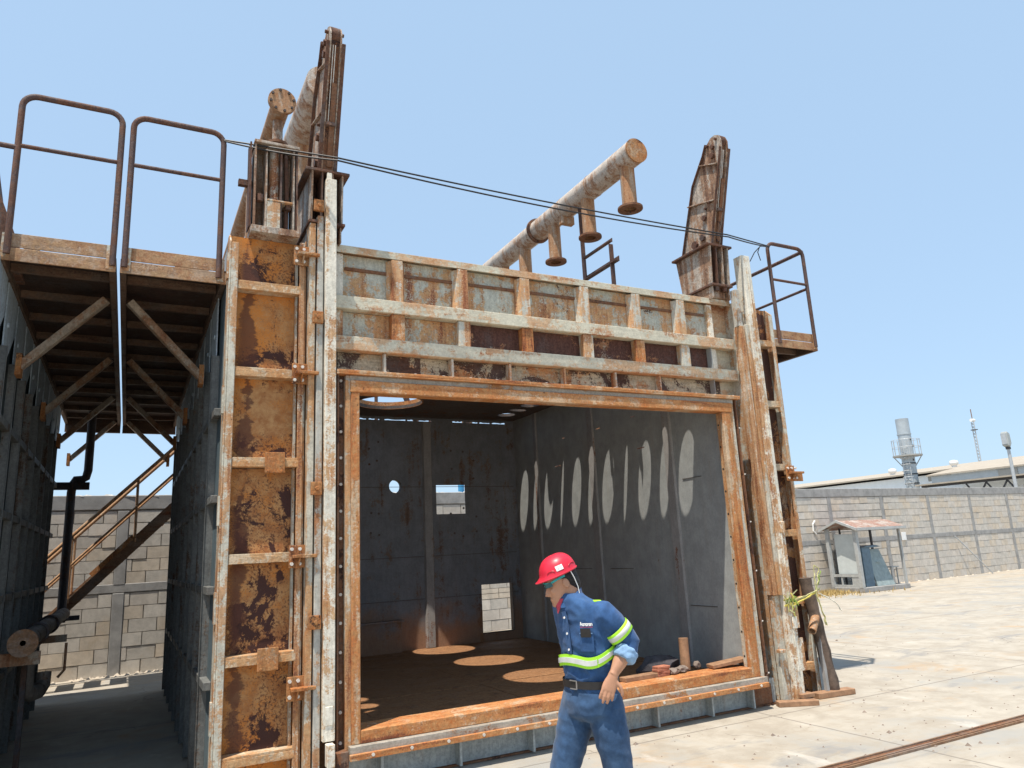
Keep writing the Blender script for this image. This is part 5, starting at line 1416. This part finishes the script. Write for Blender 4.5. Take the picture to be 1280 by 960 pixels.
b = MB(); b.prism([(-.032,0),(.032,0),(.0,-.075)], lambda u, v, t: Vector((2.114,3.480,1.395)) + PF*(.066+t-.18*v) + PL*u + UP*v, 0, .006); b.build('undershirt', M['undershirt'], WK)
def band(b, f0, f1, zf, w, off, n=40):
    vs = []
    for i in range(n+1):
        t = f0 + (f1-f0)*i/n; zc = zf(t)
        for zz in (zc - w/2, zc + w/2): vs.append(tp(zz, t, off))
    vs += [v + (v - tor_at(v.z)[0]).normalized()*.004 for v in vs]
    m = 2*(n+1); fs = []
    for i in range(n): fs += [(2*i,2*i+1,2*i+3,2*i+2),(m+2*i,m+2*i+2,m+2*i+3,m+2*i+1),(2*i+1,m+2*i+1,m+2*i+3,2*i+3),(2*i,2*i+2,m+2*i+2,m+2*i)]
    b.add(vs, fs)
zb = lambda t: 1.078 + .05*max(0, sin(t-.55))**1.5 + .010*cos(t*3)
b = MB(); band(b, -.9, pi*1.15, zb, .056, .008); bd = b.build('lime_band', M['lime'], WK, smooth=60)
b = MB(); band(b, -.9, .98, zb, .026, .0125); band(b, 1.03, pi*1.15, zb, .022, .0125); b.build('silver_band', M['reflective'], bd, smooth=60)
ad = (ELL-SHL).normalized()
def armband(t0, t1, r, name, mat, parent):
    R = limb([(SHL.lerp(ELL,t0), r),(SHL.lerp(ELL,t0+.01), r+.002),(SHL.lerp(ELL,t1-.01), r+.001),(SHL.lerp(ELL,t1), r-.002)], 28)
    b = MB(); b.rings(R, cap=False); R2 = [[p + (c - p).normalized()*.003 for p in r_] for r_, c in zip(R, (SHL.lerp(ELL,t0),SHL.lerp(ELL,t0),SHL.lerp(ELL,t1),SHL.lerp(ELL,t1)))]
    return b.build(name, mat, parent, smooth=60)
ab = armband(.47, .74, .0710, 'lime_band', M['lime'], WK)
armband(.54, .67, .0727, 'silver_band', M['reflective'], ab)
b = MB()
P = [SHL + Vector((-.035,.03,.064)), SHL + Vector((.005,.02,.062))]
b.beam(P[0], P[1], .03, .012); b.build('shoulder_tab', M['lime'], WK, bevel=.004)
# buttoned placket edge, breast pocket with a phone in it, small print over the pocket
b = MB()
pl = [tp(z, .03, .0115) for z in [1.12+.03*k for k in range(8)]]
for i in range(len(pl)-1): b.beam(pl[i], pl[i+1], .030, .004, up=PF)
b.build('placket', M['shirt'], WK)
b = MB()
for k in range(3): q = tp(1.14+.08*k, .03, .015); b.tube([q, q+PF*.003], .006, 8)
b.build('buttons', M['white'], WK)
def tpatch(b, a0, a1, z0, z1, off, n=5, th=.003):
    vs = [tp(z0+(z1-z0)*j/n, a0+(a1-a0)*i/n, off) for j in range(n+1) for i in range(n+1)]
    m = len(vs); vs += [v + (v-tor_at(v.z)[0]).normalized()*th for v in vs]; k = n+1; fs = []
    for j in range(n):
        for i in range(n): q = (j*k+i, j*k+i+1, (j+1)*k+i+1, (j+1)*k+i); fs += [q, tuple(x+m for x in reversed(q))]
    for i in range(n): fs += [(i, i+1, m+i+1, m+i), (n*k+i, n*k+i+1, m+n*k+i+1, m+n*k+i), (i*k, (i+1)*k, m+(i+1)*k, m+i*k), (i*k+n, (i+1)*k+n, m+(i+1)*k+n, m+i*k+n)]
    b.add(vs, fs)
b = MB(); tpatch(b, .44, .92, 1.135, 1.226, .010, 5, .004); b.build('breast_pocket', M['shirt'], WK)
b = MB(); tpatch(b, .50, .84, 1.205, 1.248, .0145, 4, .006); b.build('phone', M['leather'], WK)
b = MB(); tpatch(b, .47, .90, 1.222, 1.226, .0145, 4, .002); b.build('pocket_hem', M['cuff'], WK)
b = MB()
def glyph(b, a, z, segs, s=.0105, wd=.0032):
    for (x0,y0,x1,y1) in segs:
        p = tp(z+y0*s, a+x0*s/.15, .0145); q = tp(z+y1*s, a+x1*s/.15, .0145); b.beam(p, q, wd, .003, up=(p-tor_at(p.z)[0]))
glyph(b, .52, 1.262, ((0,0,.5,1.7),(.5,1.7,.9,0),(.2,.6,.8,.6)))
a = .60
for k in range(6):
    glyph(b, a, 1.262, ((0,0,.1,1),(.1,1,.7,1),(.7,1,.6,0)) if k % 2 else ((.1,0,.6,0),(.6,0,.7,1),(.7,1,.1,1),(.1,1,.1,0))); a += .058
b.build('shirt_print', M['white'], WK)
b = MB(); tpatch(b, .50, .93, 1.2535, 1.2565, .0125, 4, .002); b.build('print_underline', M['undershirt'], WK)
# --- jeans, belt, boots
HPL = Vector((2.245,3.395,.83)); HPR = Vector((2.180,3.555,.83))
KNL = Vector((2.300,3.385,.46)); KNR = Vector((2.070,3.60,.47)); ANL = Vector((2.40,3.40,.10)); ANR = Vector((2.03,3.62,.09))
hips = [ring((2.208,3.474,z), a, bb, n=28, sq=.92) for z, a, bb in ((.985,.108,.142),(.94,.113,.150),(.88,.128,.168),(.82,.124,.166),(.775,.085,.12))]
lgl = limb([(HPL+UP*.08,.080),(HPL,.098),(HPL.lerp(KNL,.3),.094),(HPL.lerp(KNL,.65),.080),(KNL,.070),(KNL.lerp(ANL,.35),.068),(KNL.lerp(ANL,.75),.062),(ANL,.066)], 22)
lgr = limb([(HPR+UP*.08,.080),(HPR,.098),(HPR.lerp(KNR,.3),.094),(HPR.lerp(KNR,.65),.082),(KNR,.072),(KNR.lerp(ANR,.35),.068),(KNR.lerp(ANR,.75),.062),(ANR,.066)], 22)
def wr_jean(co):
    a = abs(noise.noise(Vector((co.x*10+co.z*6, co.y*10, co.z*11)))); c = noise.noise(Vector((co.x*8, co.y*8, co.z*28)))
    k = 1.0 if co.z > .75 or co.z < .5 else .6
    return k*(.012*(.2-a) + .004*c)
fused('jeans', [hips, lgl, lgr], .009, M['denim'], WK, 3, wr_jean)
b = MB(); b.rings([ring((2.210,3.473,z), .121+o, .157+o, n=40, sq=.92) for z, o in ((.945,0),(.946,.004),(.983,.004),(.984,0))], cap=False); BT = b.build('belt', M['leather'], WK, smooth=40)
q = Vector((2.210,3.473,.9645)) + PF*.127 + PL*.0
b = MB(); b.beam(q + PL*.028 - UP*.02, q + PL*.028 + UP*.02, .005, .006); b.beam(q - PL*.02 + UP*.02, q + PL*.028 + UP*.02, .006, .005); b.beam(q - PL*.02 - UP*.02, q + PL*.028 - UP*.02, .006, .005); b.build('belt_buckle', M['steel'], BT)
for an, dirx in ((ANL, Vector((-.95,-.25,0))), (ANR, Vector((-.98,.05,0)))):
    f = dirx.normalized(); l = UP.cross(f)
    c0 = Vector((an.x, an.y, 0))
    R = [ring(c0 + f*o + UP*z, a, w, f, l, 18, .8) for z, o, a, w in ((.001,.055,.135,.046),(.025,.055,.138,.049),(.05,.050,.130,.047),(.075,.025,.095,.045),(.11,.0,.062,.045),(.16,-.002,.058,.045))]
    fused('boot', [R], .008, M['boot'], WK, 2)

# ================================================================== rail set into the yard
TR_ = thing('floor_rail', 'rusty double channel rail set flush into the concrete', 'rail', (5.6, 4.1, 0))
def strip(b, y0, y1, z0, z1, xa=3.2, xb=40.0):
    b.box(xa, xb, y0, y1, z0, z1)
for y0, y1, z in ((4.03,4.045,.018),(4.075,4.09,.012),(4.13,4.145,.018)):
    b = MB(); strip(b, y0, y1, .001, z); b.build('flange', M['stair'], TR_)
b = MB(); strip(b, 4.0455, 4.0745, .001, .005); strip(b, 4.0905, 4.1295, .001, .006); b.build('groove', M['dark_rust'], TR_)
